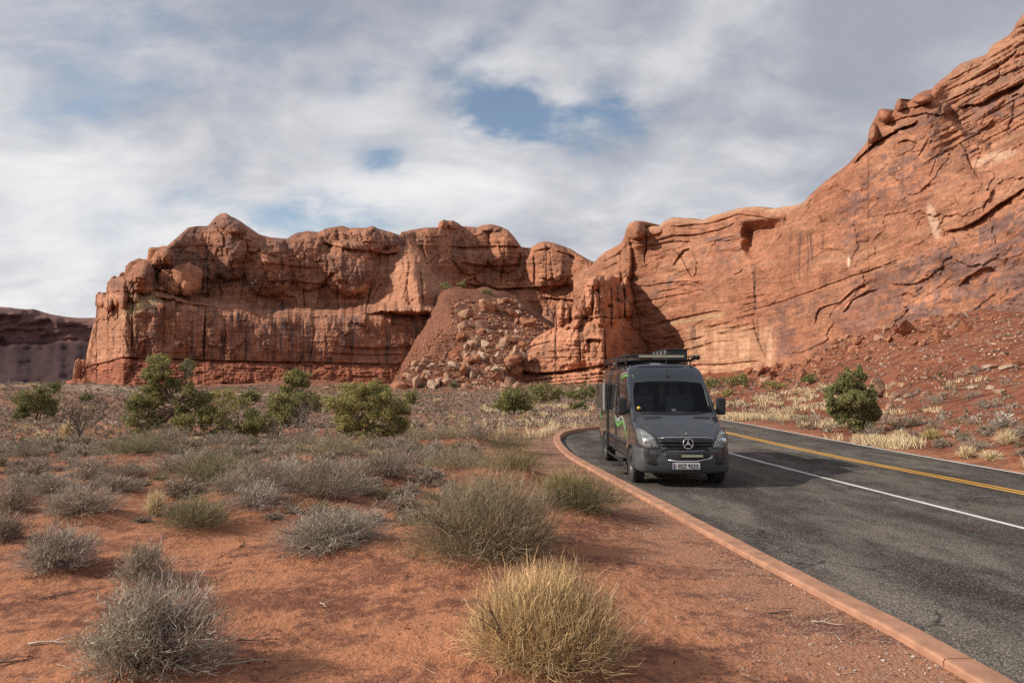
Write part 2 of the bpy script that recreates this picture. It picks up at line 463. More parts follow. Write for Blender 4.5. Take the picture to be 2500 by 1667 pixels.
def gz(x, y, detail=True):
    x = np.asarray(x, float); y = np.asarray(y, float)
    r = np.hypot(x, y)
    z = rbf(x, y)
    z = np.where(r > 330, lerp(z, -18.0, ss(330, 600, r)), z)
    z = np.maximum(z, talus(x, y) + 0 * z)
    nat = z.copy()
    if detail:
        z = z + 0.05 * fbm(x * 0.55, y * 0.55, o=3, s=5) * ss(1, 4, r) + 0.16 * fbm(x * .16, y * .16, o=2, s=9) * ss(14, 40, r) + 0.5 * fbm(x * .045, y * .045, o=3, s=19) * ss(50, 120, r)
        z = z + np.where(r < 45, 0.042 * fbm(x * 2.6, y * 3.4, o=4, s=31, g=0.6), 0) + np.where(r < 22, .020 * ss(.2, .6, fbm(x * 1.3, y * 1.5, o=3, s=33)) * np.abs(fbm(x * 9, y * 11, o=2, s=35)), 0) + np.where(r < 16, 0.008 * np.abs(fbm(x * 16, y * 20, o=2, s=41)), 0)
        z = z + 0.5 * ss(95, 140, y) * fbm(x * .25, y * .25, o=3, s=77)
        bank = ss(1.2, 4.5, z) * ss(12, 24, x) * (y < 135)
        z = z + bank * (0.45 * fbm(x * .3, y * .3, o=4, s=78) + 0.35 * np.abs(fbm(x * .12 + z * .5, y * .12 + z * .8, o=3, s=79)))
        for (mx, my, mr, mh) in MOUNDS:
            q = ((x - mx) ** 2 + (y - my) ** 2) / (mr * mr)
            z = z + np.where(q < 6, mh * np.exp(-q * 1.2), 0)
    kx = road_left(y); rx = ip(y, ROAD_R)
    zr = np.where(y < 52, 0.0, lerp(0.0, rbf(0.5 * (kx + rx), y) if x.shape else 0.0, ss(52, 75, y)))
    dl = kx - x; dr = x - rx
    edge_l = np.where(y < 52, 0.085, zr)
    w = ss(0.0, 2.2, dl)
    zl = lerp(edge_l + 0.02 * fbm(x * 2, y * 2, o=2, s=3) * w + (z - nat) * w, z, ss(0.4, 3.0, dl))
    zrr = lerp(zr - 0.02 + (z - nat) * 0.3 * ss(0, 1, dr), z, ss(0.1, 2.0, dr))
    inside = (dl < -0.14) & (dr < -0.05)
    out = np.where(dl >= 0.0, zl, np.where(dr > 0, zrr, zr - 0.14))
    out = np.where(inside, zr - 0.14, out)
    tr = ss(-0.16, -0.02, dl)
    out = np.where((dl > -0.16) & (dl < 0.0), lerp(zr - 0.14, edge_l, tr), out)
    return np.where((y < 129) & (y > -70), out, z)


def gz1(x, y): return float(gz(np.array([x]), np.array([y]))[0])


def hit(px, py, guess=None, dmin=3.0, dmax=320.0):
    """First point where the ray through a photo pixel meets the terrain."""
    rx, rz = ray(px, py)
    d = np.geomspace(dmin, dmax, 700)
    g = gz(rx * d, d, detail=False); h = CH + rz * d - g
    i = np.argmax(h < 0)
    if h[i] >= 0: i = int(np.argmin(np.abs(h)))
    if i > 0 and h[i] < 0:
        t = h[i - 1] / (h[i - 1] - h[i]); dd = d[i - 1] + t * (d[i] - d[i - 1])
    else: dd = d[i]
    return float(rx * dd), float(dd)


# ------------------------------------------------------------------ ground sheet
def ground_colour(x, y, z):
    n = fbm(x * .12, y * .12, o=3, s=50); n2 = fbm(x * .7, y * .7, o=3, s=51)
    sand = np.array([0.41, 0.180, 0.098]); red = np.array([0.265, 0.096, 0.054]); pale = np.array([0.44, 0.31, 0.215]); grav = np.array([0.34, 0.18, 0.118]); plain_c = np.array([0.30, 0.17, 0.115])
    c = np.broadcast_to(sand, x.shape + (3,)).copy()
    def put(cc, m):
        nonlocal c
        c = c + (cc - c) * np.clip(m, 0, 1)[..., None]
    put(plain_c, ss(22, 60, y) * 0.8)
    put(red, ss(0.2, 2.0, x - ip(y, ROAD_R)) * ss(-30, 0, y) * (0.9 + 0.25 * n))
    put(red * 1.05, ss(100, 150, y) * (0.65 + 0.5 * n))
    put(np.array([0.33, 0.15, 0.085]), ss(3.2, 5.5, z) * ss(20, 60, x) * (0.25 + 0.5 * n2))
    hump = ss(70, 84, y) * ss(112, 95, y) * ss(-22, -34, x + 6 * n)
    put(pale, hump)
    tal = ss(0.5, 3.0, talus(x, y)); put(np.array([0.235, 0.105, 0.064]), tal * 0.9)
    dl = kerb_x(y) - x
    gb = ss(2.6, 0.3, dl + 0.5 * n2) * (dl > -0.2) * (y < 34) * ss(-5, 3, y)
    put(grav, gb * 0.55)
    gfar = ss(14, 20, y) * ss(3.2, 1.8, dl) * (dl > -0.2) * (y < 40); put(grav, gfar * .8)
    return c, np.clip(gb * .9 + gfar * .8 + 0.05 * ss(30, 5, np.hypot(x, y)), 0, 1)


def build_ground():
    rr = [0.0, 0.6, 1.2, 1.8, 2.4, 3.0, 3.5, 3.9]
    r = 4.2
    while r < 3500:
        rr.append(r); r *= 1.0075 if r < 20 else 1.012 if r < 70 else 1.016 if r < 330 else 1.12
    rr.append(3600.0); rr.append(9000.0)
    az = np.concatenate([np.arange(-180, -48, 6.0), np.arange(-48, -41, 1.0), np.arange(-41, 41.01, 0.19), np.arange(42, 48, 1.0), np.arange(48, 180.01, 6.0)])
    R, A = np.meshgrid(np.array(rr), np.radians(az), indexing='ij')
    X = R * np.sin(A); Y = R * np.cos(A)
    Z = gz(X, Y)
    c, g = ground_colour(X, Y, Z)
    me = mesh_np('ground', np.stack([X, Y, Z], -1), grid_quads(*X.shape)[:, ::-1], mat=M_SAND, col=c, extra={'gravel': g})
    return tag(obj('ground', me), 'red desert sand and soil', kind='structure')


def strip(name, path, w0, w1, z0, mat, n=260, ymin=-60, ymax=58):
    """Flat painted strip following a plan line."""
    y = np.concatenate([np.linspace(ymin, 4, 20), np.linspace(4.3, ymax, n)])
    P = smooth_pts(path, 12); xc = np.interp(y, P[:, 0], P[:, 1])
    co = np.concatenate([np.stack([xc + w0, y, y * 0 + z0], -1), np.stack([xc + w1, y, y * 0 + z0], -1)])
    m = len(y); i = np.arange(m - 1)
    q = np.stack([i, i + m, i + m + 1, i + 1], -1)
    return obj(name, mesh_np(name, co, q, mat=mat))


def build_road():
    y = np.concatenate([np.linspace(-68, 3, 20), np.linspace(3.4, 62, 220), np.linspace(63, 128, 60)])
    kx = road_left(y) + 0.05; rx = ip(y, ROAD_R)
    ns = 14; s = np.linspace(0, 1, ns)
    X = kx[:, None] + (rx - kx)[:, None] * s; Y = np.repeat(y[:, None], ns, 1)
    zr = np.where(y < 52, 0.0, lerp(0.0, rbf(0.5 * (road_left(y) + rx), y), ss(52, 75, y)))
    Z = np.repeat(zr[:, None], ns, 1)
    jag = 0.07 * fbm(y * 2.1, y * 0 + 3, o=3, s=8); X[:, -1] += jag
    Z[:, -1] -= 0.03
    me = mesh_np('road', np.stack([X, Y, Z], -1), grid_quads(*X.shape)[:, ::-1], mat=M_ASPH)
    road = tag(obj('road', me), 'dark grey two-lane asphalt road with a pull-out', kind='structure')
    white = paint_mat('white_road_paint', (0.74, 0.72, 0.68)); yel = paint_mat('yellow_road_paint', (0.72, 0.36, 0.04))
    for nm, pth, a, b, mt in (('white_edge_line', WHITE_NEAR, -.055, .055, white), ('white_edge_line', WHITE_FAR, -.055, .055, white),
                              ('yellow_centre_line', YELLOW, -.17, -.06, yel), ('yellow_centre_line', YELLOW, .06, .17, yel)):
        o = strip(nm, pth, a, b, 0.004, mt); o.parent = road
    # kerb cast in lengths with open joints
    P = KERB_S[(KERB_S[:, 0] > -40) & (KERB_S[:, 0] < 50)]
    seg = np.hypot(*np.diff(P, axis=0).T); L = np.concatenate([[0], np.cumsum(seg)])
    def pt(l): return np.array([np.interp(l, L, P[:, 1]), np.interp(l, L, P[:, 0])])
    root = tag(empty('kerb', (0, 0, 0)), 'pinkish tan concrete kerb edging the pull-out', kind='structure')
    prof = [(-0.13, -0.14), (-0.13, 0.128), (-0.118, 0.146), (-0.09, 0.150), (0.10, 0.150), (0.122, 0.140), (0.135, 0.10), (0.15, -0.12)]
    y0 = np.interp(5.35, P[:, 0], L); step = 3.2; l = y0 - 8 * step
    rng = np.random.default_rng(4)
    while l < L[-1] - 0.3:
        a, b = max(l + 0.006, 0), min(l + step - 0.006, L[-1]); l += step
        if b - a < .2: continue
        n = max(3, int((b - a) / 0.25)); ls = np.linspace(a, b, n); co = []
        for v in ls:
            p = pt(v); q = pt(v + 0.02) - pt(v - 0.02); q = q / np.hypot(*q); nrm = np.array([q[1], -q[0]])      # nrm points to the road
            for (u, h) in prof:
                hh = h + (0.004 * vn(v * 3.0, u * 9, s=2) if h > 0.1 else 0)
                co.append((p[0] + nrm[0] * (u + .004 * vn(v * 2, u * 3, s=6)), p[1] + nrm[1] * u, hh))
        k = len(prof); q = grid_quads(n, k)
        caps = [tuple(range(k)), tuple((n - 1) * k + i for i in reversed(range(k)))]
        me = bpy.data.meshes.new('kerb_section'); me.from_pydata([tuple(c) for c in co], [], [tuple(int(i) for i in f) for f in q] + caps); me.materials.append(M_KERB); me.update()
        for pl in me.polygons: pl.use_smooth = False
        obj('kerb_section', me, root)
    return road


# ------------------------------------------------------------------ cliffs: relief sheets with real depth
def poly_dist(U, V, pts):
    best = np.full(U.shape, 1e9); sgn = np.zeros(U.shape); tt = np.zeros(U.shape)
    n = len(pts) - 1
    for i in range(n):
        (x0, y0), (x1, y1) = pts[i], pts[i + 1]
        dx, dy = x1 - x0, y1 - y0; l2 = dx * dx + dy * dy + 1e-9
        t = np.clip(((U - x0) * dx + (V - y0) * dy) / l2, 0, 1)
        d = np.hypot(U - x0 - t * dx, V - y0 - t * dy)
        m = d < best
        best = np.where(m, d, best); sgn = np.where(m, np.sign(dx * (V - y0) - dy * (U - x0)), sgn); tt = np.where(m, (i + t) / n, tt)
    return best, sgn, tt


def crack(D, U, V, pts, w=2.0, depth=2.0):
    d, s, t = poly_dist(U, V, pts)
    fade = np.sin(np.pi * np.clip(t, 0.04, 0.96)) ** 0.4
    return D + depth * np.exp(-(d / w) ** 2) * fade


def ledge(D, U, V, pts, w=18.0, depth=2.0, up=False, soft=2.0):
    """Step along a line: rock below the line (in the picture) set back, fading over w pixels."""
    d, s, t = poly_dist(U, V, pts)
    sd = d * s * (-1 if up else 1)                              # positive below for a line drawn left to right
    fade = np.clip(np.minimum(t, 1 - t) * 8, 0, 1)
    return D + depth * fade * ss(-soft * .5, soft * .5, sd) * np.exp(-np.maximum(sd, 0) / w)


def knob(D, U, V, x, y, rx, ry, proud, base=None):
    q = ((U - x) / rx) ** 2 + ((V - y) / ry) ** 2
    return np.where(q < 1, np.minimum(D, (D if base is None else base) - proud * np.sqrt(np.clip(1 - q, 0, 1))), D)


def relief(name, cols, top, bot, nrows, depth_fn, colour_fn, back=(0, 1, 0), label='', jitter=0.0, pw=1.0):
    u = np.asarray(cols, float); yt = ip(u, top); yb = ip(u, bot)
    if jitter: yt = yt + jitter * fbm(u * .09, u * 0 + len(name), o=4, s=3)
    t = np.linspace(0, 1, nrows) ** pw
    V = yb[None, :] + (yt - yb)[None, :] * t[:, None]; U = np.repeat(u[None, :], nrows, 0)
    dist = V - yt[None, :]
    D = depth_fn(U, V, dist)
    rx, rz = ray(U, V)
    P = np.stack([rx * D, D, CH + rz * D], -1)
    C = colour_fn(U, V, P, dist, D)
    bk = np.array(back, float); last = P[-1]; ext = []; extc = []
    for k, dz in ((2.0, .15), (5.0, -.2), (12.0, -1.5), (30.0, -5), (60.0, -20)):
        e = last + bk * k; e[:, 2] += dz + np.interp(k, [0, 5, 60], [0, .2, 2]) * fbm(u * .05, u * 0 + k, o=3, s=8); ext.append(e); extc.append(C[-1])
    P = np.concatenate([P, np.stack(ext)]); C = np.concatenate([C, np.stack(extc)])
    me = mesh_np(name, P, grid_quads(*P.shape[:2]), mat=M_ROCK, col=C)
    o = obj(name, me); tag(o, label, kind='structure')
    return o


ORANGE = np.array([0.41, 0.190, 0.112]); DEEP = np.array([0.29, 0.118, 0.069]); VARN = np.array([0.165, 0.098, 0.084]); TAN = np.array([0.46, 0.265, 0.165]); BUFF = np.array([0.50, 0.36, 0.20]); BLACK = np.array([0.075, 0.05, 0.045])


def mixc(c, k, m): return c + (np.asarray(k) - c) * np.clip(m, 0, 1)[..., None]


L_TOP = [(160, 930), (176, 928), (186, 890), (188, 879), (203, 879), (208, 905), (212, 860), (222, 815), (234, 770), (236, 745), (235, 728), (240, 718), (252, 714), (258, 722), (262, 716), (263, 696), (272, 681), (290, 676), (309, 674), (316, 664), (325, 648), (336, 641), (352, 638),
         (366, 640), (372, 626), (380, 613), (400, 606), (414, 595), (440, 572), (459, 556), (478, 552), (508, 551), (517, 541), (526, 530), (537, 522), (551, 520), (562, 528), (575, 533), (590, 543), (605, 553), (631, 572), (658, 579), (700, 583), (714, 573), (727, 568),
         (752, 564), (777, 567), (795, 558), (808, 555), (836, 551), (852, 557), (868, 556), (898, 556), (904, 552), (911, 551), (922, 558), (955, 567), (976, 574), (981, 566), (988, 566), (1005, 561), (1038, 556), (1068, 555), (1071, 543), (1083, 536), (1093, 539), (1106, 538), (1118, 544), (1128, 552),
         (1166, 555), (1176, 550), (1199, 547), (1223, 553), (1240, 561), (1255, 578), (1273, 603), (1294, 606), (1312, 594), (1333, 589), (1356, 594), (1392, 607), (1413, 620), (1437, 634), (1453, 640), (1500, 652), (1560, 668)]
L_LEDGE = [(150, 720), (300, 712), (380, 722), (474, 746), (560, 757), (650, 771), (800, 770), (913, 763), (1038, 767), (1115, 787), (1160, 800), (1600, 800)]
L_BED = [(150, 900), (208, 896), (300, 872), (600, 881), (860, 886), (1000, 890), (1160, 892), (1600, 895)]


def left_depth(U, V, dist):
    D0 = ip(U, [(160, 246), (215, 232), (262, 219), (300, 207), (330, 205), (480, 207), (640, 211), (800, 215), (1000, 221), (1100, 225), (1600, 236)])
    led = ip(U, L_LEDGE) + 7 * fbm(U * .017, V * 0, o=4, s=4) + 4 * fbm(U * .09, V * 0, o=3, s=45); bed = ip(U, L_BED) + 1.5 * fbm(U * .03, V * 0 + 2, o=3, s=6)
    D = D0.copy()
    low = ss(-2, 2, V - led)
    # lower tier: near vertical with rounded upper lip
    lipd = np.clip(V - led, 0, 60)
    D += low * (4.5 * np.exp(-lipd / 9.0)) - low * 0.018 * np.clip(V - led, 0, 200)
    # terrace and upper tier
    up = 1 - low
    terr = ss(0, 26, led - V)
    upslope = np.clip(led - 26 - V, 0, 300)
    nose = ss(470, 380, U)
    D += up * (3.2 + lerp(21.0, 4.0, nose) * terr + upslope * lerp(0.060, 0.075, nose))
    # cove wall right of the fin
    cv = ss(1075, 1130, U) * up
    D += cv * (ip(U, [(1075, 16), (1130, 20), (1290, 12), (1470, -8), (1600, -16)]))
    D += ss(1120, 1200, U) * low * 14
    # thin-bedded base
    b = ss(-1.0, 1.5, V - bed); db = np.clip(V - bed, 0, 90)
    stepn = db / 7.5 + 0.5 * fbm(U * .012, V * .05, o=2, s=12)
    D += b * (2.6 * np.exp(-db / 5) - 0.085 * db - 0.9 * (ss(.35, .6, stepn % 1.0) + np.floor(stepn)) * .55)
    D += b * 0.7 * fbm(U * .07, V * .35, o=4, s=23)
    # fin (pyramid buttress)
    h = np.clip(V - 578, 0, 190); rx = 1000 + h * 0.16 + 4 * fbm(V * .05, V * 0, o=3, s=2)
    wl = h * .66 + 5; wr = h * .46 + 5
    s = np.where(U < rx, (rx - U) / wl, (U - rx) / wr)
    g = np.clip(1 - np.clip(s, 0, 1) ** 1.5, 0, 1) * (h / 190) * 19.5 * (1 + .16 * fbm(U * .05, V * .03, o=3, s=77))
    fin = g * (s < 1) * up * ss(772, 752, V)
    D -= fin
    B0 = D.copy()
    for (x, y, a, bb, p) in ((1012, 700, 16, 62, 3.5), (1040, 690, 13, 60, 3.5), (985, 735, 14, 34, 3), (1020, 738, 13, 36, 3.5), (1052, 725, 15, 44, 3), (965, 742, 12, 22, 2), (1030, 650, 10, 34, 2)): D = knob(D, U, V, x, y, a, bb, p, B0)
    # broad domes of the upper tier
    B0 = D.copy()
    for (x, y, a, bb, p) in ((470, 650, 62, 80, 9), (560, 610, 70, 75, 8), (655, 655, 66, 70, 8), (755, 640, 55, 70, 7), (850, 655, 62, 70, 8), (1150, 610, 46, 60, 6), (1232, 610, 44, 60, 6.5), (1340, 650, 58, 58, 8), (1415, 665, 36, 40, 6), (430, 610, 40, 46, 7)): D = knob(D, U + 8 * fbm(U * .03, V * .03, o=3, s=52), V + 6 * fbm(U * .03 + 5, V * .03, o=3, s=53), x, y, a, bb, p, B0)
    # hoodoo heads above the nose
    B0 = D.copy()
    for (x, y, a, bb, p) in ((246, 732, 10, 19, 5), (264, 737, 13, 22, 6), (283, 712, 17, 36, 6), (300, 712, 16, 42, 6), (346, 676, 33, 42, 9), (322, 690, 16, 46, 6), (410, 683, 19, 26, 6), (457, 680, 29, 34, 7), (352, 702, 24, 17, 6), (426, 702, 17, 18, 5), (457, 702, 11, 18, 5), (398, 704, 15, 6, 4),
                              (400, 634, 30, 30, 7), (551, 538, 26, 22, 6), (575, 552, 30, 22, 5), (1083, 549, 12, 13, 4), (1108, 548, 19, 12, 4), (1199, 556, 26, 10, 4), (911, 556, 9, 7, 3), (330, 722, 11, 16, 5)): D = knob(D, U, V, x, y, a, bb, p, B0)
    B0 = D.copy()
    for (x, y, a, bb, p) in ((300, 850, 26, 80, 4.0), (340, 800, 22, 70, 2.5), (260, 830, 26, 90, 3), (375, 820, 24, 90, 2), (1072, 815, 14, 50, 4.0), (1102, 820, 12, 45, 3.0)): D = knob(D, U, V, x, y, a, bb, p, B0)
    # joints
    for (pts, w, dp) in (([(327, 700), (322, 790), (321, 874)], 2.0, 4.0), ([(288, 730), (288, 790), (311, 838), (318, 870)], 1.6, 2), ([(501, 752), (500, 820), (498, 874)], 2.6, 5.0), ([(549, 790), (548, 876)], 1.8, 3.2), ([(601, 800), (600, 878)], 1.6, 2.6), ([(672, 800), (671, 880)], 1.2, 1.8),
                         ([(742, 780), (740, 880)], 1.4, 2.5), ([(768, 800), (757, 884)], 1.6, 2.4), ([(700, 775), (700, 830)], 1.0, 1.2), ([(506, 640), (505, 742)], 1.8, 3), ([(640, 690), (622, 748)], 1.8, 3), ([(742, 700), (745, 764)], 2.2, 4), ([(825, 700), (826, 764)], 1.6, 3), ([(905, 700), (893, 764)], 2.2, 4.0), ([(930, 690), (905, 740)], 1.5, 2),
                         ([(610, 590), (612, 660)], 1.2, 1.4), ([(1305, 620), (1305, 700)], 2.4, 4.5), ([(1235, 590), (1225, 660), (1222, 700)], 1.4, 2), ([(1180, 600), (1182, 680)], 1.4, 2), ([(1245, 600), (1247, 680)], 1.2, 1.6), ([(1100, 560), (1102, 590)], 1, 1.3), ([(430, 720), (428, 860)], 1.2, 1.4), ([(400, 720), (402, 870)], 1.0, 1.0), ([(470, 760), (468, 870)], 1.0, 1.0),
                         ([(1025, 640), (1030, 700), (1033, 762)], 1.8, 4), ([(840, 566), (858, 612)], 1.2, 1.6), ([(880, 570), (890, 610)], 1.2, 1.6)): D = crack(D, U + 2.2 * fbm(V * .06, U * .02, o=3, s=8), V, pts, w * .75, dp * .6)
    for (pts, w, dp) in (([(780, 590), (840, 606), (900, 612), (945, 620), (975, 616)], 16, 4.0), ([(640, 640), (720, 650), (800, 655)], 40, 1.2), ([(650, 688), (700, 684), (770, 692), (800, 690)], 26, 2.2), ([(390, 610), (460, 600), (540, 600)], 30, 1.0), ([(505, 560), (560, 575), (620, 590)], 24, .8),
                         ([(1085, 600), (1140, 604), (1230, 600), (1290, 604)], 12, 2.4), ([(1120, 640), (1200, 650), (1280, 645)], 20, 2.5), ([(1290, 615), (1340, 605), (1400, 625), (1450, 650)], 16, 3.0), ([(1130, 690), (1220, 705), (1320, 700), (1420, 690)], 20, 4.0), ([(1320, 725), (1400, 732), (1450, 725)], 16, 4),
                         ([(830, 845), (920, 850), (1040, 842)], 12, 1.8), ([(790, 860), (900, 866), (1000, 862)], 10, 1.5)): D = ledge(D, U, V, pts, w, dp)
    # weathering
    D -= np.clip(6.5 * np.exp(-dist / 8.0), 0, 0) 
    D += 7.0 * np.exp(-np.clip(dist, 0, 99) / 7.0)
    amp = lerp(1.0, 0.55, low)
    cv1, ce1 = cells(U * .022, V * .013, 301); cv2, ce2 = cells(U * .055, V * .030, 305); cv3, ce3 = cells(U * .05, V * .11, 309)
    blk = up * ss(0, 40, led - V) * (1 - .8 * ss(1.15, .8, s) * (h > 4))
    D += blk * (3.0 * (cv1 - .5) + 1.0 * (cv2 - .5) + .5 * (cv3 - .5)) + low * (1 - b) * (1.4 * (cv1 - .5) + .5 * (cv2 - .5)) + b * 1.3 * (cv3 - .5)
    D += (blk * .7 + low * .4) * ss(.06, .0, ce1) + (blk * .25 + b * .4) * ss(.08, .0, ce2)
    D += amp * (5.0 * fbm(U * .012, V * .012, o=2, s=60) + 1.2 * fbm(U * .035, V * .03, o=4, s=61) + 0.6 * fbm(U * .02, V * .16, o=4, s=62, g=.6) + 0.3 * fbm(U * .16, V * .13, o=3, s=63))
    D += .35 * np.abs(fbm(U * .3, V * .3, o=2, s=64)) 
    rib = np.abs(fbm(U * .045, V * .006, o=3, s=65)); D += 0.5 * ss(.12, .0, rib) * (1 - up)
    D += .8 * ss(.06, .0, np.abs(fbm(U * .03, V * .008, o=2, s=66))) * up
    return D


def left_colour(U, V, P, dist, D):
    led = ip(U, L_LEDGE) + 7 * fbm(U * .017, V * 0, o=4, s=4) + 4 * fbm(U * .09, V * 0, o=3, s=45); bed = ip(U, L_BED)
    c = np.broadcast_to(np.array([0.345, 0.165, 0.102]), U.shape + (3,)).copy()
    n = fbm(U * .02, V * .03, o=5, s=70); st = fbm(U * .14, V * .012, o=4, s=71, g=.6); bd = fbm(U * .012, V * .22, o=4, s=72)
    c = mixc(c, DEEP, .42 + .9 * n); c = mixc(c, TAN, ss(.1, .55, bd) * .34)
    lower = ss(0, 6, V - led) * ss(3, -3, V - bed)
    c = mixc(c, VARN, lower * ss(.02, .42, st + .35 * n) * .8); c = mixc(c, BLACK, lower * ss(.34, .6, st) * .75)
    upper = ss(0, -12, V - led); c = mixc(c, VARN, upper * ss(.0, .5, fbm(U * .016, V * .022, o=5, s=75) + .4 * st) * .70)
    c = mixc(c, BLACK, upper * ss(.32, .62, fbm(U * .12, V * .016, o=3, s=76)) * ss(-70, -20, V - led) * ss(560, 640, U) * .7)
    yel = ss(1, .2, ((U - 345) / 75) ** 2 + ((V - (742 - (U - 345) * .42)) / 26) ** 2 + .5 * n); c = mixc(c, BUFF, yel * .8 * ss(395, 375, U))
    nose = ss(330, 296, U - .28 * (V - 800)) * ss(-6, 6, V - led - 10); c = mixc(c, np.array([0.47, 0.235, 0.14]), nose * .7)
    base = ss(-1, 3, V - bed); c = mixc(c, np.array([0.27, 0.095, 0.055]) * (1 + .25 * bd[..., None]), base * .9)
    c = mixc(c, np.array([0.46, 0.20, 0.11]), ss(1060, 1100, U) * ss(0, -8, V - led) * (.45 + .5 * n))
    pv, pe = cells(U * .030, V * .022, 321); c = c * (1 + .30 * (pv - .5) + .16 * fbm(U * .25, V * .25, o=3, s=73) + .12 * bd)[..., None]; c = mixc(c, DEEP * .6, ss(.06, .0, pe) * .35)
    fin = (np.abs(U - 1005 - (V - 580) * .1) < (V - 575) * .55) & (V < 768); c = mixc(c, np.array([0.46, 0.225, 0.135]), fin * .75)
    return np.clip(c, .02, .8)


T_TOP = [(1258, 905), (1264, 885), (1275, 865), (1285, 850), (1304, 826), (1333, 809), (1354, 799), (1357, 768), (1358, 748), (1364, 736), (1370, 731), (1378, 735), (1387, 741), (1394, 753), (1403, 745), (1412, 750), (1416, 735), (1424, 712), (1427, 698), (1438, 681), (1457, 670), (1478, 676), (1486, 672), (1494, 671), (1508, 679),
         (1517, 698), (1521, 690), (1524, 676), (1530, 673), (1538, 686), (1544, 712), (1549, 735), (1553, 756), (1569, 794), (1581, 824), (1586, 850), (1592, 900)]


def tower_depth(U, V, dist):
    rid = 1468 + (V - 800) * .18; Uk = U + 3 * fbm(U * .06, V * .06, o=2, s=5)
    D = 144 + np.where(U < rid, (rid - U) * .062, (U - rid) * .20)
    D += ss(60, 200, rid - U) * 2 + 0.035 * (930 - V)
    sh = ip(U, [(1258, 880), (1350, 812), (1420, 775), (1470, 768), (1520, 775), (1592, 850)])
    up = ss(2, -4, V - sh - 4 * fbm(U * .05, V * 0, o=2, s=1))
    D += up * 3.5 + (1 - up) * 3.0 * np.exp(-np.clip(V - sh, 0, 99) / 12)
    B0 = D.copy()
    for (x, y, a, b, p) in ((1370, 765, 11, 34, 5), (1382, 772, 11, 34, 5), (1405, 768, 15, 26, 5), (1400, 790, 16, 14, 4), (1440, 735, 14, 48, 4.5), (1456, 750, 11, 40, 4.5), (1472, 735, 11, 46, 4), (1488, 712, 16, 36, 5), (1500, 750, 11, 44, 4), (1450, 690, 27, 17, 4.5), (1490, 685, 13, 14, 4), (1531, 700, 8, 30, 5), (1536, 740, 11, 40, 4), (1425, 745, 10, 32, 4), (1516, 735, 12, 40, 4), (1465, 775, 10, 24, 4), (1482, 772, 9, 26, 4),
                             (1442, 815, 20, 30, 3), (1456, 850, 30, 62, 3), (1400, 850, 40, 50, 2.5), (1478, 800, 10, 30, 2.5)): D = knob(D, Uk, V, x, y, a * 1.1, b, p * 1.0, B0)
    for (pts, w, d) in (([(1430, 829), (1450, 827), (1470, 830)], 26, 3.0), ([(1264, 902), (1300, 912), (1380, 905), (1470, 890), (1490, 888)], 9, 3.6), ([(1290, 846), (1320, 838), (1345, 832)], 8, 1.5), ([(1420, 772), (1445, 776), (1470, 772), (1500, 776), (1530, 772)], 6, 2.5)): D = ledge(D, U, V, pts, w, d)
    for (pts, w, d) in (([(1492, 700), (1494, 760), (1492, 800)], 1.5, 2.5), ([(1476, 800), (1477, 860), (1482, 905)], 1.6, 2.4), ([(1416, 830), (1418, 890)], 1.3, 1.6), ([(1524, 700), (1526, 770)], 1.5, 3), ([(1448, 700), (1446, 770)], 1.4, 2.4), ([(1463, 710), (1462, 770)], 1.2, 2.0), ([(1390, 750), (1393, 790)], 1.4, 3)): D = crack(D, U, V, pts, w, d)
    b = ss(905, 912, V + .10 * (U - 1400)); db = np.clip(V - 908 + .1 * (U - 1400), 0, 60)
    D += b * (-.10 * db - .8 * ss(.4, .6, (db / 9) % 1) + .5 * fbm(U * .1, V * .3, o=3, s=3))
    D += 3.5 * np.exp(-np.clip(dist, 0, 99) / 5.0)
    D += 1.3 * fbm(U * .03, V * .03, o=4, s=81) + .5 * fbm(U * .12, V * .1, o=4, s=82) + up * .6 * fbm(U * .09, V * .07, o=3, s=83)
    cv, ce = cells(U * .05, V * .04, 341); cw, cf = cells(U * .13, V * .08, 345); D += .5 * fbm(U * .02, V * .2, o=3, s=84) + (.5 + .5 * up) * (cv - .5) + (.2 + .25 * up) * (cw - .5) + (.15 + .35 * up) * ss(.08, 0, ce) + up * .25 * ss(.10, 0, cf)
    return D


def tower_colour(U, V, P, dist, D):
    n = fbm(U * .03, V * .03, o=5, s=90); st = fbm(U * .15, V * .014, o=4, s=91); bd = fbm(U * .01, V * .2, o=4, s=92)
    c = np.broadcast_to(ORANGE * 1.12, U.shape + (3,)).copy(); c = mixc(c, DEEP, .12 + .7 * n); c = mixc(c, TAN, ss(.1, .6, bd) * .3)
    cv, ce = cells(U * .06, V * .045, 351); c = c * (1 + .25 * (cv - .5) + .2 * fbm(U * .25, V * .25, o=3, s=93))[..., None]
    c = mixc(c, VARN, ss(.18, .55, st) * .5 * ss(780, 820, V)); c = mixc(c, VARN * .8, ss(1490, 1560, U) * ss(800, 850, V) * .5)
    return np.clip(c, .02, .8)


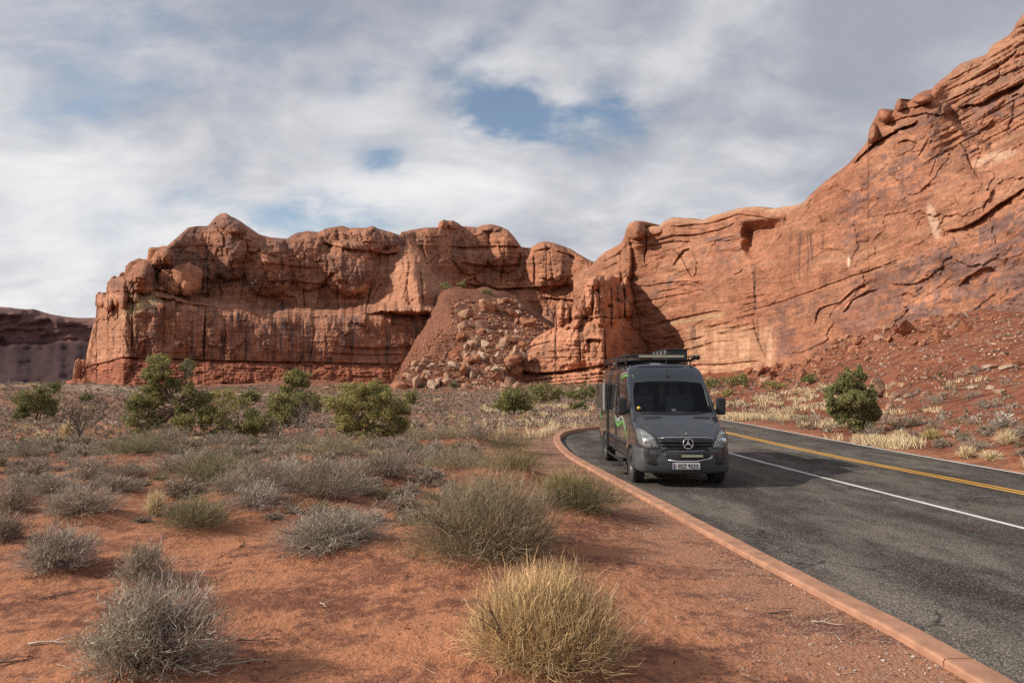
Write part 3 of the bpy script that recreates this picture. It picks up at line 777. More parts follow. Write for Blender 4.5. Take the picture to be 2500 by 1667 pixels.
R_TOP = [(1400, 668), (1440, 652), (1456, 634), (1473, 617), (1492, 608), (1518, 592), (1526, 572), (1529, 558), (1537, 545), (1550, 539), (1562, 542), (1570, 548), (1577, 556), (1588, 552), (1610, 552), (1620, 541), (1642, 531), (1674, 533), (1716, 537), (1741, 526), (1773, 517), (1811, 507), (1840, 504), (1865, 507), (1885, 510), (1920, 504), (1952, 499), (1967, 490),
         (1975, 479), (2015, 442), (2045, 420), (2072, 399), (2101, 367), (2118, 345), (2121, 322), (2126, 308), (2140, 280), (2147, 267), (2156, 265), (2170, 272), (2181, 277), (2186, 256), (2192, 243), (2199, 240), (2207, 246), (2215, 252), (2230, 238), (2244, 227), (2262, 220), (2276, 218), (2285, 206), (2313, 184), (2325, 172), (2348, 155), (2370, 147), (2394, 138), (2410, 132), (2417, 118), (2428, 106),
         (2445, 97), (2463, 86), (2476, 70), (2482, 55), (2500, 34), (2560, -60), (2650, -160), (2800, -260), (3000, -360)]
R_BOT = [(1400, 945), (1600, 950), (1765, 930), (1877, 905), (1972, 880), (2023, 850), (2125, 825), (2190, 812), (2312, 785), (2400, 775), (2500, 770), (2700, 775), (3000, 800)]
R_DEP = [(1400, 205), (1456, 192), (1550, 172), (1650, 158), (1765, 137), (1850, 122), (1900, 114), (2000, 99), (2100, 88), (2200, 80), (2350, 71.5), (2500, 65.5), (2650, 59), (3000, 48)]


def bedline(U):                                                 # the long bedding plane rising to the right
    return ip(U, [(1400, 800), (1580, 792), (1700, 772), (1780, 764), (1900, 738), (1990, 706), (2100, 672), (2200, 640), (2320, 585), (2400, 545), (2500, 490), (3000, 250)])


def right_depth(U, V, dist):
    D = ip(U, R_DEP); sc = D / 100.0
    yb = ip(U, R_BOT); h = np.clip(yb - V, 0, 1200)
    k = np.zeros_like(D)
    bl = bedline(U)
    # the wall leans back a little, more above the big bedding plane and near the rim
    k += h * 0.006 + 0.010 * np.clip(bl - V, 0, 400) * ss(1900, 2300, U)
    k += 3.0 * np.exp(-np.clip(dist, 0, 200) / 9.0)
    # upper right ramp of thin beds behind a notch
    ramp = ss(0, 70, (U - 2290) * .8 + (300 - V) * .35)
    notch = ss(14, -14, V - ip(U, [(2200, 250), (2290, 260), (2360, 330), (2420, 360), (2500, 330), (3000, 100)])) * ss(2270, 2320, U)
    k += notch * 2.2 + ss(30, -30, V - ip(U, [(2250, 420), (2330, 400), (2400, 440), (2500, 400), (3000, 180)])) * ss(2250, 2340, U) * 3
    # corner tower at the gap and flat-topped shelf
    k -= 4.0 * np.exp(-((U - 1552) / 26) ** 2) * ss(700, 560, V) + 2.0 * np.exp(-((U - 1500) / 30) ** 2)
    k += 6 * ss(1520, 1430, U)
    # the alcove under the rim
    Ua = U + 5 * fbm(V * .05, U * .05, o=2, s=4); al = ss(1802, 1836, Ua - .10 * (V - 580)) * ss(1912, 1872, Ua + .50 * (V - 580)) * ss(532, 562, V + .12 * (U - 1850)) * ss(648, 600, V); k += 5.5 * al
    k += 2.0 * ss(1960, 1880, U + .35 * (V - 560)) * ss(700, 560, V) * ss(1640, 1700, U)
    VL = V + 2.0 * fbm(U * .05, V * .02, o=3, s=18)
    L = lambda p, w, d, soft=2.0: ledge(k, U, VL, p, w, d * .62, soft=soft)
    # bedding and overhang lines (x, y in the photo)
    for (p, w, d) in (([(1585, 793), (1660, 775), (1720, 763), (1765, 757)], 10, 1.6), ([(1780, 768), (1850, 752), (1900, 739), (1990, 706), (2060, 680), (2150, 650), (2230, 618)], 9, .9),
                      ([(1988, 800), (1992, 770), (2000, 752), (2050, 738), (2070, 720), (2098, 698), (2125, 690)], 30, 1.2), ([(2056, 764), (2066, 752), (2080, 732), (2110, 715), (2150, 703)], 30, 1.2), ([(2198, 722), (2215, 714), (2246, 732)], 30, .5),
                      ([(2340, 698), (2362, 678), (2398, 654), (2420, 653), (2437, 664)], 34, .9), ([(2305, 566), (2350, 556), (2390, 535), (2430, 505), (2470, 480), (2510, 452)], 26, 1.8),
                      ([(2080, 405), (2101, 380), (2140, 345), (2190, 318), (2225, 306), (2243, 292)], 14, 2.4), ([(2195, 270), (2230, 262), (2275, 250)], 10, 1.2), ([(2150, 310), (2200, 290), (2260, 275), (2310, 285)], 9, 1.0), ([(2190, 350), (2215, 342), (2245, 352)], 10, 1.4),
                      ([(2330, 215), (2400, 180), (2450, 150), (2500, 110)], 10, .8), ([(2320, 240), (2350, 230), (2400, 205), (2500, 160)], 10, .9), ([(2340, 262), (2400, 250), (2440, 225), (2520, 195)], 16, 2.2), ([(2430, 235), (2500, 200)], 8, .6), ([(2310, 200), (2360, 175), (2410, 150)], 7, .9),
                      ([(1590, 590), (1640, 575), (1700, 572), (1760, 560), (1800, 540)], 9, 1.8), ([(1625, 555), (1680, 548), (1740, 545), (1800, 522), (1860, 530), (1905, 540)], 8, 1.8), ([(1850, 540), (1880, 556), (1900, 555)], 7, 1.6), ([(1680, 556), (1730, 562)], 6, 1.2), ([(1575, 600), (1640, 590), (1690, 590)], 8, 1.3),
                      ([(1640, 650), (1668, 612), (1685, 606)], 14, 1.5), ([(1560, 700), (1620, 690), (1680, 686), (1735, 700)], 8, 1.0), ([(1570, 735), (1640, 722), (1700, 712)], 8, 1.0), ([(1600, 712), (1660, 704)], 7, .9), ([(1470, 640), (1500, 625), (1530, 600)], 10, 1.6), ([(1470, 660), (1510, 640)], 10, 1.5), ([(1640, 840), (1700, 825), (1720, 820)], 9, 1.2), ([(1690, 850), (1740, 835), (1800, 830)], 9, .9), ([(1650, 893), (1760, 888), (1860, 880)], 6, 1.8),
                      ([(1790, 670), (1806, 664), (1814, 656)], 6, 1.4), ([(2090, 592), (2120, 588)], 5, .7), ([(2140, 600), (2142, 630)], 5, .6)): k = L(p, w, d)
    C = lambda p, w, d: crack(k, U + 1.5 * fbm(V * .08, U * .05, o=3, s=8), V, p, w * .7, d * .5)
    for (p, w, d) in (([(1640, 606), (1665, 630), (1685, 670), (1692, 684)], 1.8, 1.8), ([(1688, 612), (1702, 640), (1700, 665), (1692, 680)], 1.8, 1.8), ([(1577, 560), (1577, 600), (1574, 640)], 2.0, 3.2), ([(1738, 710), (1760, 745), (1785, 775)], 1.5, 1.0), ([(1838, 650), (1842, 700), (1847, 755)], 2.2, 1.4), ([(1836, 770), (1845, 810), (1860, 850), (1876, 885)], 2.2, 1.8), ([(1922, 520), (1910, 570), (1885, 610), (1850, 645)], 2.5, 2.0),
                      ([(1910, 765), (1918, 800), (1924, 830)], 1.4, .8), ([(2083, 540), (2095, 505)], 1.1, .5), ([(2270, 430), (2285, 390)], 1.4, .8), ([(2358, 370), (2372, 410), (2395, 440)], 2.2, 1.4), ([(2345, 350), (2365, 375)], 2.0, 1.2), ([(2330, 480), (2345, 510)], 1.2, .6), ([(1610, 640), (1600, 670)], 1.2, .7), ([(2240, 430), (2252, 470)], 1.0, .5), ([(1965, 520), (1980, 500)], 1, .5)): k = C(p, w, d)
    B0 = k.copy()
    for (x, y, a, b, p) in ((2160, 282, 16, 18, 2.2), (2196, 256, 10, 16, 2.0), (2130, 325, 14, 24, 2.0), (2250, 240, 28, 14, 2.0), (1552, 562, 24, 24, 3), (1530, 640, 14, 60, 3), (1500, 655, 18, 50, 2), (2310, 268, 12, 14, 1.8), (1600, 562, 16, 12, 1.5)): k = knob(k, U, V, x, y, a, b, p, B0)
    flow = fbm(U * .014, (V - bl) * .06, o=4, s=101, g=.6)
    k += 1.2 * fbm(U * .008, V * .010, o=3, s=100) + .20 * flow + .13 * fbm(U * .06, V * .05, o=4, s=102) + .08 * fbm(U * .2, V * .17, o=3, s=103)
    Vr = V - bl
    c1, e1 = cells(U * .011, Vr * .016, 361); c2, e2 = cells(U * .030, Vr * .045, 365); c3, e3 = cells(U * .075, Vr * .12, 369)
    k += .55 * (c1 - .5) + .20 * (c2 - .5) + .07 * (c3 - .5) + .08 * ss(.04, 0, e1)
    lower = ss(-4, 4, V - bl)
    flake = ss(.08, .0, np.abs(fbm(U * .018 + .4, V * .016, o=3, s=104))); k += flake * .0
    bd = ss(2250, 2350, U) * ss(460, 380, V + .25 * (U - 2250)); k += bd * .6 * fbm(U * .012, (V - bl) * .11, o=4, s=105)
    br = ss(.05, .35, fbm(U * .013, V * .02, o=3, s=106)) * ss(860, 780, np.abs(U - 1640) + 600); k += br * .9 * fbm(U * .03, V * .14 + U * .03, o=4, s=107)
    return D + k * lerp(1.0, 1.35, ss(90, 170, D))


def right_colour(U, V, P, dist, D):
    bl = bedline(U)
    Vr = V - bl                                                # distance from the main bedding plane
    n = fbm(U * .012, V * .014, o=5, s=110); st = fbm(U * .11, V * .007, o=4, s=111, g=.6); bd = fbm(U * .006, Vr * .06, o=5, s=112, g=.6); sp = fbm(U * .045, Vr * .07, o=5, s=113, g=.62)
    c = np.broadcast_to(ORANGE, U.shape + (3,)).copy()
    c = mixc(c, DEEP * 1.25, .25 + .9 * n); c = mixc(c, TAN, ss(.05, .5, bd) * .38)
    low = ss(-2, 8, V - bl)
    r2 = ss(1980, 2250, U)
    c1, e1 = cells(U * .014, Vr * .03, 381); c2, e2 = cells(U * .034, Vr * .06, 385); c3, e3 = cells(U * .09, Vr * .15, 389)
    c = c * (1 + .22 * (c1 - .5) + .16 * (c2 - .5) + .12 * (c3 - .5) + .14 * fbm(U * .22, V * .22, o=3, s=116))[..., None]; sp = sp + .34 * (c2 - .5) + .22 * (c3 - .5)
    c = mixc(c, VARN * 1.25, low * r2 * ss(-.10, .10, sp + .45 * bd + .5 * n + .14) * .82)
    c = mixc(c, VARN * 1.15, low * (1 - r2) * ss(.0, .35, sp + .4 * n) * ss(1850, 1900, U) * .6)
    c = mixc(c, VARN * 1.2, (1 - low) * ss(.06, .2, sp + .35 * n) * ss(2020, 2080, U) * ss(30, 90, dist) * ss(360, 160, dist) * .72)
    c = mixc(c, np.array([.22, .14, .12]), ss(.05, .3, sp) * ss(1690, 1740, U) * ss(1830, 1790, U) * ss(700, 600, V) * ss(530, 580, V) * .65)
    c = mixc(c, np.array([.24, .15, .12]), ss(.08, .32, fbm(U * .03, V * .06 + U * .02, o=4, s=118)) * ss(1560, 1590, U) * ss(1760, 1700, U) * ss(660, 680, V) * ss(735, 715, V) * .6)
    wash = ss(1640, 1720, U) * ss(1905, 1870, U) * ss(790, 810, V); c = mixc(c, np.array([.60, .34, .20]), wash * (.6 + .4 * st)); c = mixc(c, np.array([.60, .36, .22]), wash * ss(.1, .5, st) * .7)
    c = mixc(c, BUFF, ss(9, 1, np.abs(V - ip(U, [(1500, 812), (1640, 785), (1770, 762)]) - 5)) * ss(1600, 1640, U) * ss(1775, 1755, U) * .6)
    streak = ss(.22, .5, st) * ss(1930, 1960, U) * ss(2060, 2000, U) * ss(560, 580, V) * ss(720, 690, V); c = mixc(c, VARN * .8, streak * .9)
    for (x, y0, y1, w, m) in ((1843, 650, 755, 5, .85), (1952, 570, 690, 3, .8), (1930, 570, 690, 2.5, .45), (1692, 795, 830, 11, .7), (1694, 730, 760, 7, .6), (1697, 830, 880, 11, .5), (1850, 775, 840, 5, .7), (1868, 840, 885, 4, .6), (1972, 570, 660, 2, .3), (1880, 790, 880, 6, -.6)):
        mk = ss(w, w * .3, np.abs(U - x - 1.5 * fbm(V * .05, V * 0, o=2, s=3))) * ss(y0 - 8, y0 + 8, V) * ss(y1 + 8, y1 - 8, V) * (.7 + .5 * fbm(U * .3, V * .1, o=3, s=6))
        c = mixc(c, BLACK * 1.4 if m > 0 else np.array([.62, .40, .28]), mk * abs(m))
    c = mixc(c, np.array([.62, .42, .30]), ss(1, .3, ((U - 2278 - (V - 540) * .25) / 15) ** 2 + ((V - 540) / 52) ** 2 + .5 * n) * .7)
    c = mixc(c, np.array([.72, .55, .42]), ss(1, .3, ((U - 2072) / 4) ** 2 + ((V - 640) / 18) ** 2) * .8)
    c = mixc(c, np.array([.56, .38, .27]), ss(1, .4, ((U - 2430) / 60) ** 2 + ((V - 385 + (U - 2430) * .3) / 16) ** 2 + .6 * n) * .6)
    up = ss(2290, 2340, U) * ss(300, 220, V + .3 * (U - 2330)); c = mixc(c, np.array([.40, .20, .125]), up * (.6 + .5 * bd)); c = mixc(c, BUFF * .8, up * ss(.15, .4, sp) * .4)
    c = c * np.array([.86, .87, .89])
    rim = ss(14, 4, dist) * ss(1560, 1600, U) * ss(1990, 1940, U); c = mixc(c, TAN, rim * .7)
    return np.clip(c, .02, .8)


HEADS = [(246, 733, 10, 20, 236), (264, 738, 13, 23, 232), (283, 714, 18, 38, 232), (302, 712, 16, 40, 228), (346, 680, 34, 44, 222), (322, 692, 15, 46, 224), (410, 684, 19, 27, 216), (457, 684, 30, 38, 216), (352, 706, 25, 18, 214), (426, 704, 18, 18, 212), (457, 704, 11, 18, 211), (398, 706, 15, 6, 211), (402, 638, 32, 34, 226), (330, 724, 11, 17, 213), (375, 716, 13, 10, 212),
         (190, 900, 8, 24, 228), (305, 915, 6, 36, 206)]


def rounded(name, parent, x, y, rx, ry, D, tint, seed):
    b = bmesh.new(); bmesh.ops.create_icosphere(b, subdivisions=4, radius=1.0); co = np.array([v.co[:] for v in b.verts]); fc = np.array([[v.index for v in f.verts] for f in b.faces]); b.free()
    r = 1 + .26 * fbm(co[:, 0] * 1.9 + seed, co[:, 1] * 1.9, co[:, 2] * 1.9, o=4, s=seed) + .09 * fbm(co[:, 0] * 2, co[:, 1] * 2, co[:, 2] * 9 + seed, o=3, s=seed + 3)
    cv, ce = cells(np.arctan2(co[:, 0], co[:, 1]) * 1.2 + seed, co[:, 2] * 1.5, seed); r = r * (1 + .16 * (cv - .5) - .08 * ss(.10, 0, ce))
    sg = np.sign(co) * np.abs(co) ** np.array([.85, .85, .75]); co = sg * r[:, None]
    rxx, rzz = ray(x, y); s = D / F; co = co * np.array([rx, rx * 1.15, ry]) * s + np.array([float(rxx) * D, D, CH + float(rzz) * D])
    c = np.array(tint)[None] * (1 + .3 * fbm(co[:, 0] * .2, co[:, 1] * .2 + seed, co[:, 2] * .5, o=4, s=seed) + .25 * (cv - .5))[:, None]
    obj(name, mesh_np(name, co, tris=fc, mat=M_ROCK, col=c), parent)


def build_cliffs():
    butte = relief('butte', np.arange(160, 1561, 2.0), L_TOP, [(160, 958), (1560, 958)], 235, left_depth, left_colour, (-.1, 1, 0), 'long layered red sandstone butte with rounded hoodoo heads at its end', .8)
    for i, h in enumerate(HEADS): rounded('rock_head', butte, h[0], h[1], h[2] * 1.05, h[3], h[4] + 1.5, (.36, .165, .096) if h[1] < 800 else (.38, .19, .115), 20 + i)
    tower = relief('rock_tower', np.arange(1258, 1592.1, 1.5), T_TOP, [(1258, 950), (1592, 950)], 190, tower_depth, tower_colour, (0.1, .5, 0), 'knobbly orange sandstone tower standing before the cliff wall', .8)
    relief('cliff_wall', np.concatenate([np.arange(1400, 2560, 2.0), np.arange(2560, 3001, 10.0)]), R_TOP, R_BOT, 350, right_depth, right_colour, (.9, .35, 0), 'tall sunlit orange cliff wall with dark desert varnish', .7, .95)

    def md(U, V, dist):
        D = 1500 + (U - 100) * .35
        b = ip(U, [(-900, 815), (100, 832), (240, 835), (900, 840)]) + 6 * fbm(U * .03, V * 0, o=3, s=2)
        D -= np.clip(V - b, 0, 200) * 4.0
        D += 60 * np.exp(-np.clip(dist, 0, 99) / 5) + 14 * np.abs(fbm(U * .03, V * .03, o=4, s=7)) + 10 * fbm(U * .06, V * .06, o=4, s=8) + 30 * fbm(U * .012, V * 0, o=3, s=9) + 14 * fbm(U * .02 + V * .02, V * .09, o=4, s=10)
        return D

    def mc(U, V, P, dist, D):  # cloud shadow over the mesa is painted in as very dark rock colour
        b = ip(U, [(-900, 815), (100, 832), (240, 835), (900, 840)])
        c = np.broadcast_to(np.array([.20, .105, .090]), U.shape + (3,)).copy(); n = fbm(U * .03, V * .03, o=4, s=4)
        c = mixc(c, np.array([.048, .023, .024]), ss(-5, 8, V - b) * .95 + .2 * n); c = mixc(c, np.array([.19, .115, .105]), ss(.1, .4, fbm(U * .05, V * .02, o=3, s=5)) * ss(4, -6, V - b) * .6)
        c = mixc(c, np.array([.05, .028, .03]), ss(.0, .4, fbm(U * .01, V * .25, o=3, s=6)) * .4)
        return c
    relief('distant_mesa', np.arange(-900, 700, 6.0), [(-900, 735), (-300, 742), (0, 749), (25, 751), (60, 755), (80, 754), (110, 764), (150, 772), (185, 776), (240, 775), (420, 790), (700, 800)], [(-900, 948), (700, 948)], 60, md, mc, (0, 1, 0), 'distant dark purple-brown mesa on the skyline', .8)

# ------------------------------------------------------------------ the camper van (local: x to the right, y from the front bumper backwards, z up)
class MB:
    """Collects simple shapes and links them as one mesh object."""
    def __init__(self): self.v = []; self.f = []; self.s = []

    def add(self, v, f, smooth=False):
        o = len(self.v); self.v += [tuple(map(float, p)) for p in v]; self.f += [tuple(i + o for i in q) for q in f]; self.s += [smooth] * len(f); return self

    def box(self, c, s, bev=0.0, rot=None):
        b = bmesh.new(); bmesh.ops.create_cube(b, size=1.0); bmesh.ops.scale(b, vec=s, verts=b.verts)
        if bev: bmesh.ops.bevel(b, geom=b.edges[:], offset=bev, segments=2, affect='EDGES', profile=0.6)
        if rot is not None: bmesh.ops.rotate(b, cent=(0, 0, 0), matrix=Matrix.Rotation(rot[1], 3, rot[0]), verts=b.verts)
        b.verts.index_update(); self.add([(v.co.x + c[0], v.co.y + c[1], v.co.z + c[2]) for v in b.verts], [[v.index for v in f.verts] for f in b.faces]); b.free(); return self

    def tube(self, pts, r, n=8, closed=False):
        P = [Vector(p) for p in pts]; V = []; m = len(P)
        rs = r if isinstance(r, (list, tuple)) else [r] * m
        for i, p in enumerate(P):
            a = P[i - 1] if i or closed else p; c = P[(i + 1) % m] if i < m - 1 or closed else p
            d = (c - a).normalized(); q = Vector((0, 0, 1)) if abs(d.z) < .9 else Vector((1, 0, 0)); e = d.cross(q).normalized(); g = d.cross(e)
            V += [p + (e * math.cos(k * 2 * math.pi / n) + g * math.sin(k * 2 * math.pi / n)) * rs[i] for k in range(n)]
        Fc = []
        for i in range(m if closed else m - 1):
            for k in range(n):
                j = (i + 1) % m; Fc.append((i * n + k, i * n + (k + 1) % n, j * n + (k + 1) % n, j * n + k))
        if not closed: Fc += [tuple(reversed(range(n))), tuple((m - 1) * n + k for k in range(n))]
        return self.add(V, Fc, True)

    def lathe(self, prof, c, axis='x', n=32, a0=0.0, a1=2 * math.pi):
        V = []; full = abs(a1 - a0 - 2 * math.pi) < 1e-6; m = n if full else n + 1
        for k in range(m):
            a = a0 + (a1 - a0) * k / n
            for (h, r) in prof:
                p = (h, r * math.cos(a), r * math.sin(a)) if axis == 'x' else (r * math.cos(a), h, r * math.sin(a)) if axis == 'y' else (r * math.cos(a), r * math.sin(a), h)
                V.append((p[0] + c[0], p[1] + c[1], p[2] + c[2]))
        L = len(prof); Fc = [(k * L + i, k * L + i + 1, ((k + 1) % m) * L + i + 1, ((k + 1) % m) * L + i) for k in range(n) for i in range(L - 1)]
        return self.add(V, Fc, True)

    def build(self, name, mat, parent=None, recalc=True):
        me = bpy.data.meshes.new(name); me.from_pydata(self.v, [], self.f); me.materials.append(mat)
        me.polygons.foreach_set('use_smooth', self.s)
        if recalc:
            b = bmesh.new(); b.from_mesh(me); bmesh.ops.recalc_face_normals(b, faces=b.faces); b.to_mesh(me); b.free()
        me.update(); return obj(name, me, parent)


def build_van():
    VX, VY = 3.74, 14.72
    van = tag(empty('camper_van', (VX, VY, 0.0)), 'dark grey high-roof camper van with green swooshes parked in the pull-out', 'van')
    paint, t, b = base_mat('van_paint')
    pos = t.node('ShaderNodeTexCoord').outputs['Object']
    dirt = t.ramp(t.math('SUBTRACT', t.noise(pos, 3.0, 5, 0.65), t.math('MULTIPLY', t.node('ShaderNodeSeparateXYZ', {0: pos}).outputs[2], 0.22)), 0.05, 0.42)
    t.put(b.inputs['Base Color'], t.mix(t.math('MULTIPLY', dirt, 0.35), (0.022, 0.027, 0.036), (0.10, 0.088, 0.078)))
    t.put(b.inputs['Roughness'], t.math('ADD', 0.20, t.math('MULTIPLY', dirt, 0.35))); b.inputs['Metallic'].default_value = 0.30
    b.inputs['Coat Weight'].default_value = 1.0; b.inputs['Coat Roughness'].default_value = 0.04
    plas = plain('dark_plastic', (0.022, 0.022, 0.024), 0.55, bump=.001); bump_m = plain('bumper_plastic', (0.062, 0.066, 0.072), 0.52, var=.2, nscale=4, bump=.001)
    rub = plain('tyre_rubber', (0.035, 0.032, 0.030), 0.85, var=.3, nscale=9, bump=.006, bscale=34); rim_m = plain('rim_dark', (0.07, 0.07, 0.072), 0.45, 0.5, var=.25)
    blk = plain('black_metal', (0.018, 0.018, 0.019), 0.42, 0.3); chrome = plain('chrome', (0.72, 0.73, 0.74), 0.16, 1.0, var=.04); green = plain('green_vinyl', (0.11, 0.30, 0.07), 0.4, var=.06)
    greyv = plain('grey_vinyl', (0.30, 0.29, 0.29), 0.45, var=.06); intr = plain('interior', (0.045, 0.047, 0.052), 0.7); white = plain('white_plate', (0.70, 0.70, 0.68), 0.5, var=.04); blue = plain('blue_band', (0.035, 0.07, 0.30), 0.5)
    red = plain('red_flag', (0.5, 0.05, 0.05), 0.5); yel = plain('yellow_sticker', (0.75, 0.55, 0.06), 0.5); amber = plain('light_bar_lens', (0.42, 0.40, 0.30), 0.22, var=.1); seatm = plain('seat_cloth', (0.13, 0.13, 0.14), 0.9); skin_tan = plain('curtain_cloth', (0.20, 0.12, 0.06), 0.9)
    black_ink = plain('plate_ink', (0.012, 0.012, 0.012), 0.5); silver = plain('silver_trim', (0.58, 0.58, 0.58), 0.35, 0.6)

    def glass(name, tint, tr):
        m, t, b = base_mat(name); b.inputs['Base Color'].default_value = (*tint, 1); b.inputs['Roughness'].default_value = 0.06; b.inputs['Specular IOR Level'].default_value = 0.6
        tb = t.node('ShaderNodeBsdfTransparent', {'Color': (0.72, 0.76, 0.78)}); mx = t.node('ShaderNodeMixShader', {0: tr}); t.l.new(b.outputs[0], mx.inputs[1]); t.l.new(tb.outputs[0], mx.inputs[2])
        t.l.new(mx.outputs[0], t.n['Material Output'].inputs[0]); return m
    wglass = glass('windscreen_glass', (0.012, 0.016, 0.022), 0.80); sglass = glass('tinted_glass', (0.012, 0.011, 0.011), 0.12); lens = glass('lamp_glass', (0.42, 0.42, 0.40), 0.72)

    WF, WR, WRAD = 1.03, 5.36, 0.385                             # axle positions and tyre radius
    ZT = [(.06, 1.06), (.10, 1.10), (.3, 1.20), (.6, 1.345), (.9, 1.47), (1.02, 1.53), (1.12, 1.62), (1.4, 1.92), (1.72, 2.25), (1.8, 2.33), (1.93, 2.48), (2.06, 2.61), (2.2, 2.69), (2.5, 2.74), (3.2, 2.765), (5.0, 2.775), (6.6, 2.765), (6.85, 2.72), (6.93, 2.6)]
    HW = [(.06, .80), (.10, .86), (.2, .935), (.35, .985), (.6, 1.01), (1.0, 1.02), (6.3, 1.02), (6.8, .99), (6.93, .95)]
    ZB = [(.06, .50), (.5, .44), (1.0, .42), (6.93, .44)]

    def hw(y, z): return ip(y, HW) * (1 - 0.105 * np.clip((z - 1.05) / 1.7, 0, 1.2) ** 1.35 - 0.03 * np.clip((0.75 - z) / .4, 0, 1) ** 2)
    ys = np.unique(np.concatenate([np.linspace(.06, .4, 10), np.linspace(.4, 2.7, 48), np.linspace(2.7, 6.6, 70), np.linspace(6.6, 6.93, 8)]))
    rows = []
    for y in ys:
        zt = float(ip(y, ZT)); zb = float(ip(y, ZB)); n = float(ip(y, [(0, 4.5), (1, 5.0), (1.5, 7), (2.0, 6.0), (2.6, 4.6), (7, 4.2)])); zc = zt - float(ip(y, [(0, .30), (1, .30), (1.6, .30), (2.3, .55), (3, .6), (7, .6)]))
        pts = [(0, zb), (.5, zb), (float(hw(y, zb)) - .06, zb)]
        for z in np.linspace(zb + .04, zc, 16): pts.append((float(hw(y, z)), z))
        for a in np.linspace(0, math.pi / 2, 18)[1:]:
            z = zc + (zt - zc) * math.sin(a) ** (2 / n); x = float(hw(y, z)) * max(math.cos(a), 0) ** (2 / n); pts.append((x, z - .025 * 0))
        pts[-1] = (0.0, zt)
        full = [(x, y, z) for x, z in pts] + [(-x, y, z) for x, z in reversed(pts[1:-1])]
        rows.append(full)
    NR, NCc = len(rows), len(rows[0])
    V = [p for r in rows for p in r]
    Fq = [(i * NCc + j, i * NCc + (j + 1) % NCc, (i + 1) * NCc + (j + 1) % NCc, (i + 1) * NCc + j) for i in range(NR - 1) for j in range(NCc)]
    Fq += [tuple(range(NCc)), tuple((NR - 1) * NCc + j for j in reversed(range(NCc)))]
    bvh = BVHTree.FromPolygons([Vector(p) for p in V], Fq)
    WS = [(-.90, 1.575), (-.5, 1.535), (0, 1.525), (.5, 1.535), (.90, 1.575), (.905, 1.75), (.865, 2.05), (.80, 2.245), (.4, 2.28), (0, 2.285), (-.4, 2.28), (-.80, 2.245), (-.865, 2.05), (-.905, 1.75)]

    def inside(p, poly):
        c = False; n = len(poly)
        for i in range(n):
            (x0, y0), (x1, y1) = poly[i], poly[(i + 1) % n]
            if (y0 > p[1]) != (y1 > p[1]) and p[0] < (x1 - x0) * (p[1] - y0) / (y1 - y0) + x0: c = not c
        return c
    keep = []
    WSi = [(x * .985, 1.9 + (z - 1.9) * .97) for x, z in WS]
    for f in Fq:
        if len(f) > 4: keep.append(f); continue
        c = [sum(V[i][k] for i in f) / 4 for k in range(3)]
        if 1.0 < c[1] < 1.85 and inside((c[0], c[2]), WSi) and c[2] > 1.55 and abs(c[0]) < .88: continue
        if abs(c[0]) > .6 and any(math.hypot(c[1] - w, c[2] - WRAD) < .44 for w in (WF, WR)): continue
        keep.append(f)
    body = MB(); body.add(V, keep, True); body.build('body', paint, van)

    def patch(name, poly, axis, mat, off=0.006, parent=van, res=.06, tgt=None, rim=0.0, side=-1):
        """A panel cut to an outline and laid onto the body: axis 'front' uses (x, z), 'side' uses (y, z)."""
        P = []
        n = len(poly)
        for i in range(n):
            a, c = Vector(poly[i]), Vector(poly[(i + 1) % n]); k = max(1, int((c - a).length / res))
            P += [a.lerp(c, j / k) for j in range(k)]
        nb = len(P); x0 = min(p.x for p in P); x1 = max(p.x for p in P); y0 = min(p.y for p in P); y1 = max(p.y for p in P)
        for gx in np.arange(x0 + res * .5, x1, res):
            for gy in np.arange(y0 + res * .5, y1, res):
                if inside((gx, gy), [(p.x, p.y) for p in P[:nb]]) and min((Vector((gx, gy)) - p).length for p in P[:nb]) > res * .45: P.append(Vector((gx, gy)))
        r = delaunay_2d_cdt(P, [(i, (i + 1) % nb) for i in range(nb)], [list(range(nb))], 1, 1e-5)
        out = []
        bt = tgt or bvh
        for p in r[0]:
            if axis == 'front': o, d = Vector((p.x, -3, p.y)), Vector((0, 1, 0))
            else: o, d = Vector((3 * side, p.x, p.y)), Vector((-side, 0, 0))
            h = bt.ray_cast(o, d)[0]
            if h is None: h = bt.find_nearest(o + d * 2.2)[0]
            out.append(h - d * off)
        back = [q + (Vector((0, 1, 0)) if axis == 'front' else Vector((-side, 0, 0))) * (off + .004) for q in out]
        m = len(out); fs = [tuple(f) for f in r[2]]
        ed = {}
        for f in fs:
            for i in range(3):
                e = (f[i], f[(i + 1) % 3]); ed[e] = 1
        sk = [(a, b, b + m, a + m) for (a, b) in ed if (b, a) not in ed]
        mb = MB(); mb.add(out + back, fs, True); mb.add([], []); mb.f += sk; mb.s += [False] * len(sk)
        return mb.build(name, mat, parent)

    # ---- front bumper, wrapped round the nose
    NB, zs = 61, [(.29, .10), (.31, .03), (.36, .0), (.46, -.012), (.54, -.02), (.60, -.022), (.66, -.01), (.74, -.004), (.80, .0), (.835, .012), (.85, .05)]
    B = MB(); bv = []
    for (z, dy) in zs:
        for k in range(NB):
            s = -1 + 2 * k / (NB - 1); a = abs(s)
            if a < .80: x = s / .80 * .86; y = .03 + .10 * (a / .8) ** 2.4
            else:
                q = (a - .80) / .20; x = math.copysign(.86 + .17 * math.sin(q * math.pi / 2), s); y = .13 + .53 * (1 - math.cos(q * math.pi / 2))
            lip = dy * (1 - .3 * a); bv.append((x * (1 - max(dy, 0) * .5), y + lip, z + (.03 * a ** 3 if z < .4 else 0)))
    fq = [tuple(int(i) for i in q) for q in grid_quads(len(zs), NB)]
    B.add(bv, fq, True); B.build('bumper', bump_m, van)
    bbv = BVHTree.FromPolygons([Vector(p) for p in bv], fq)
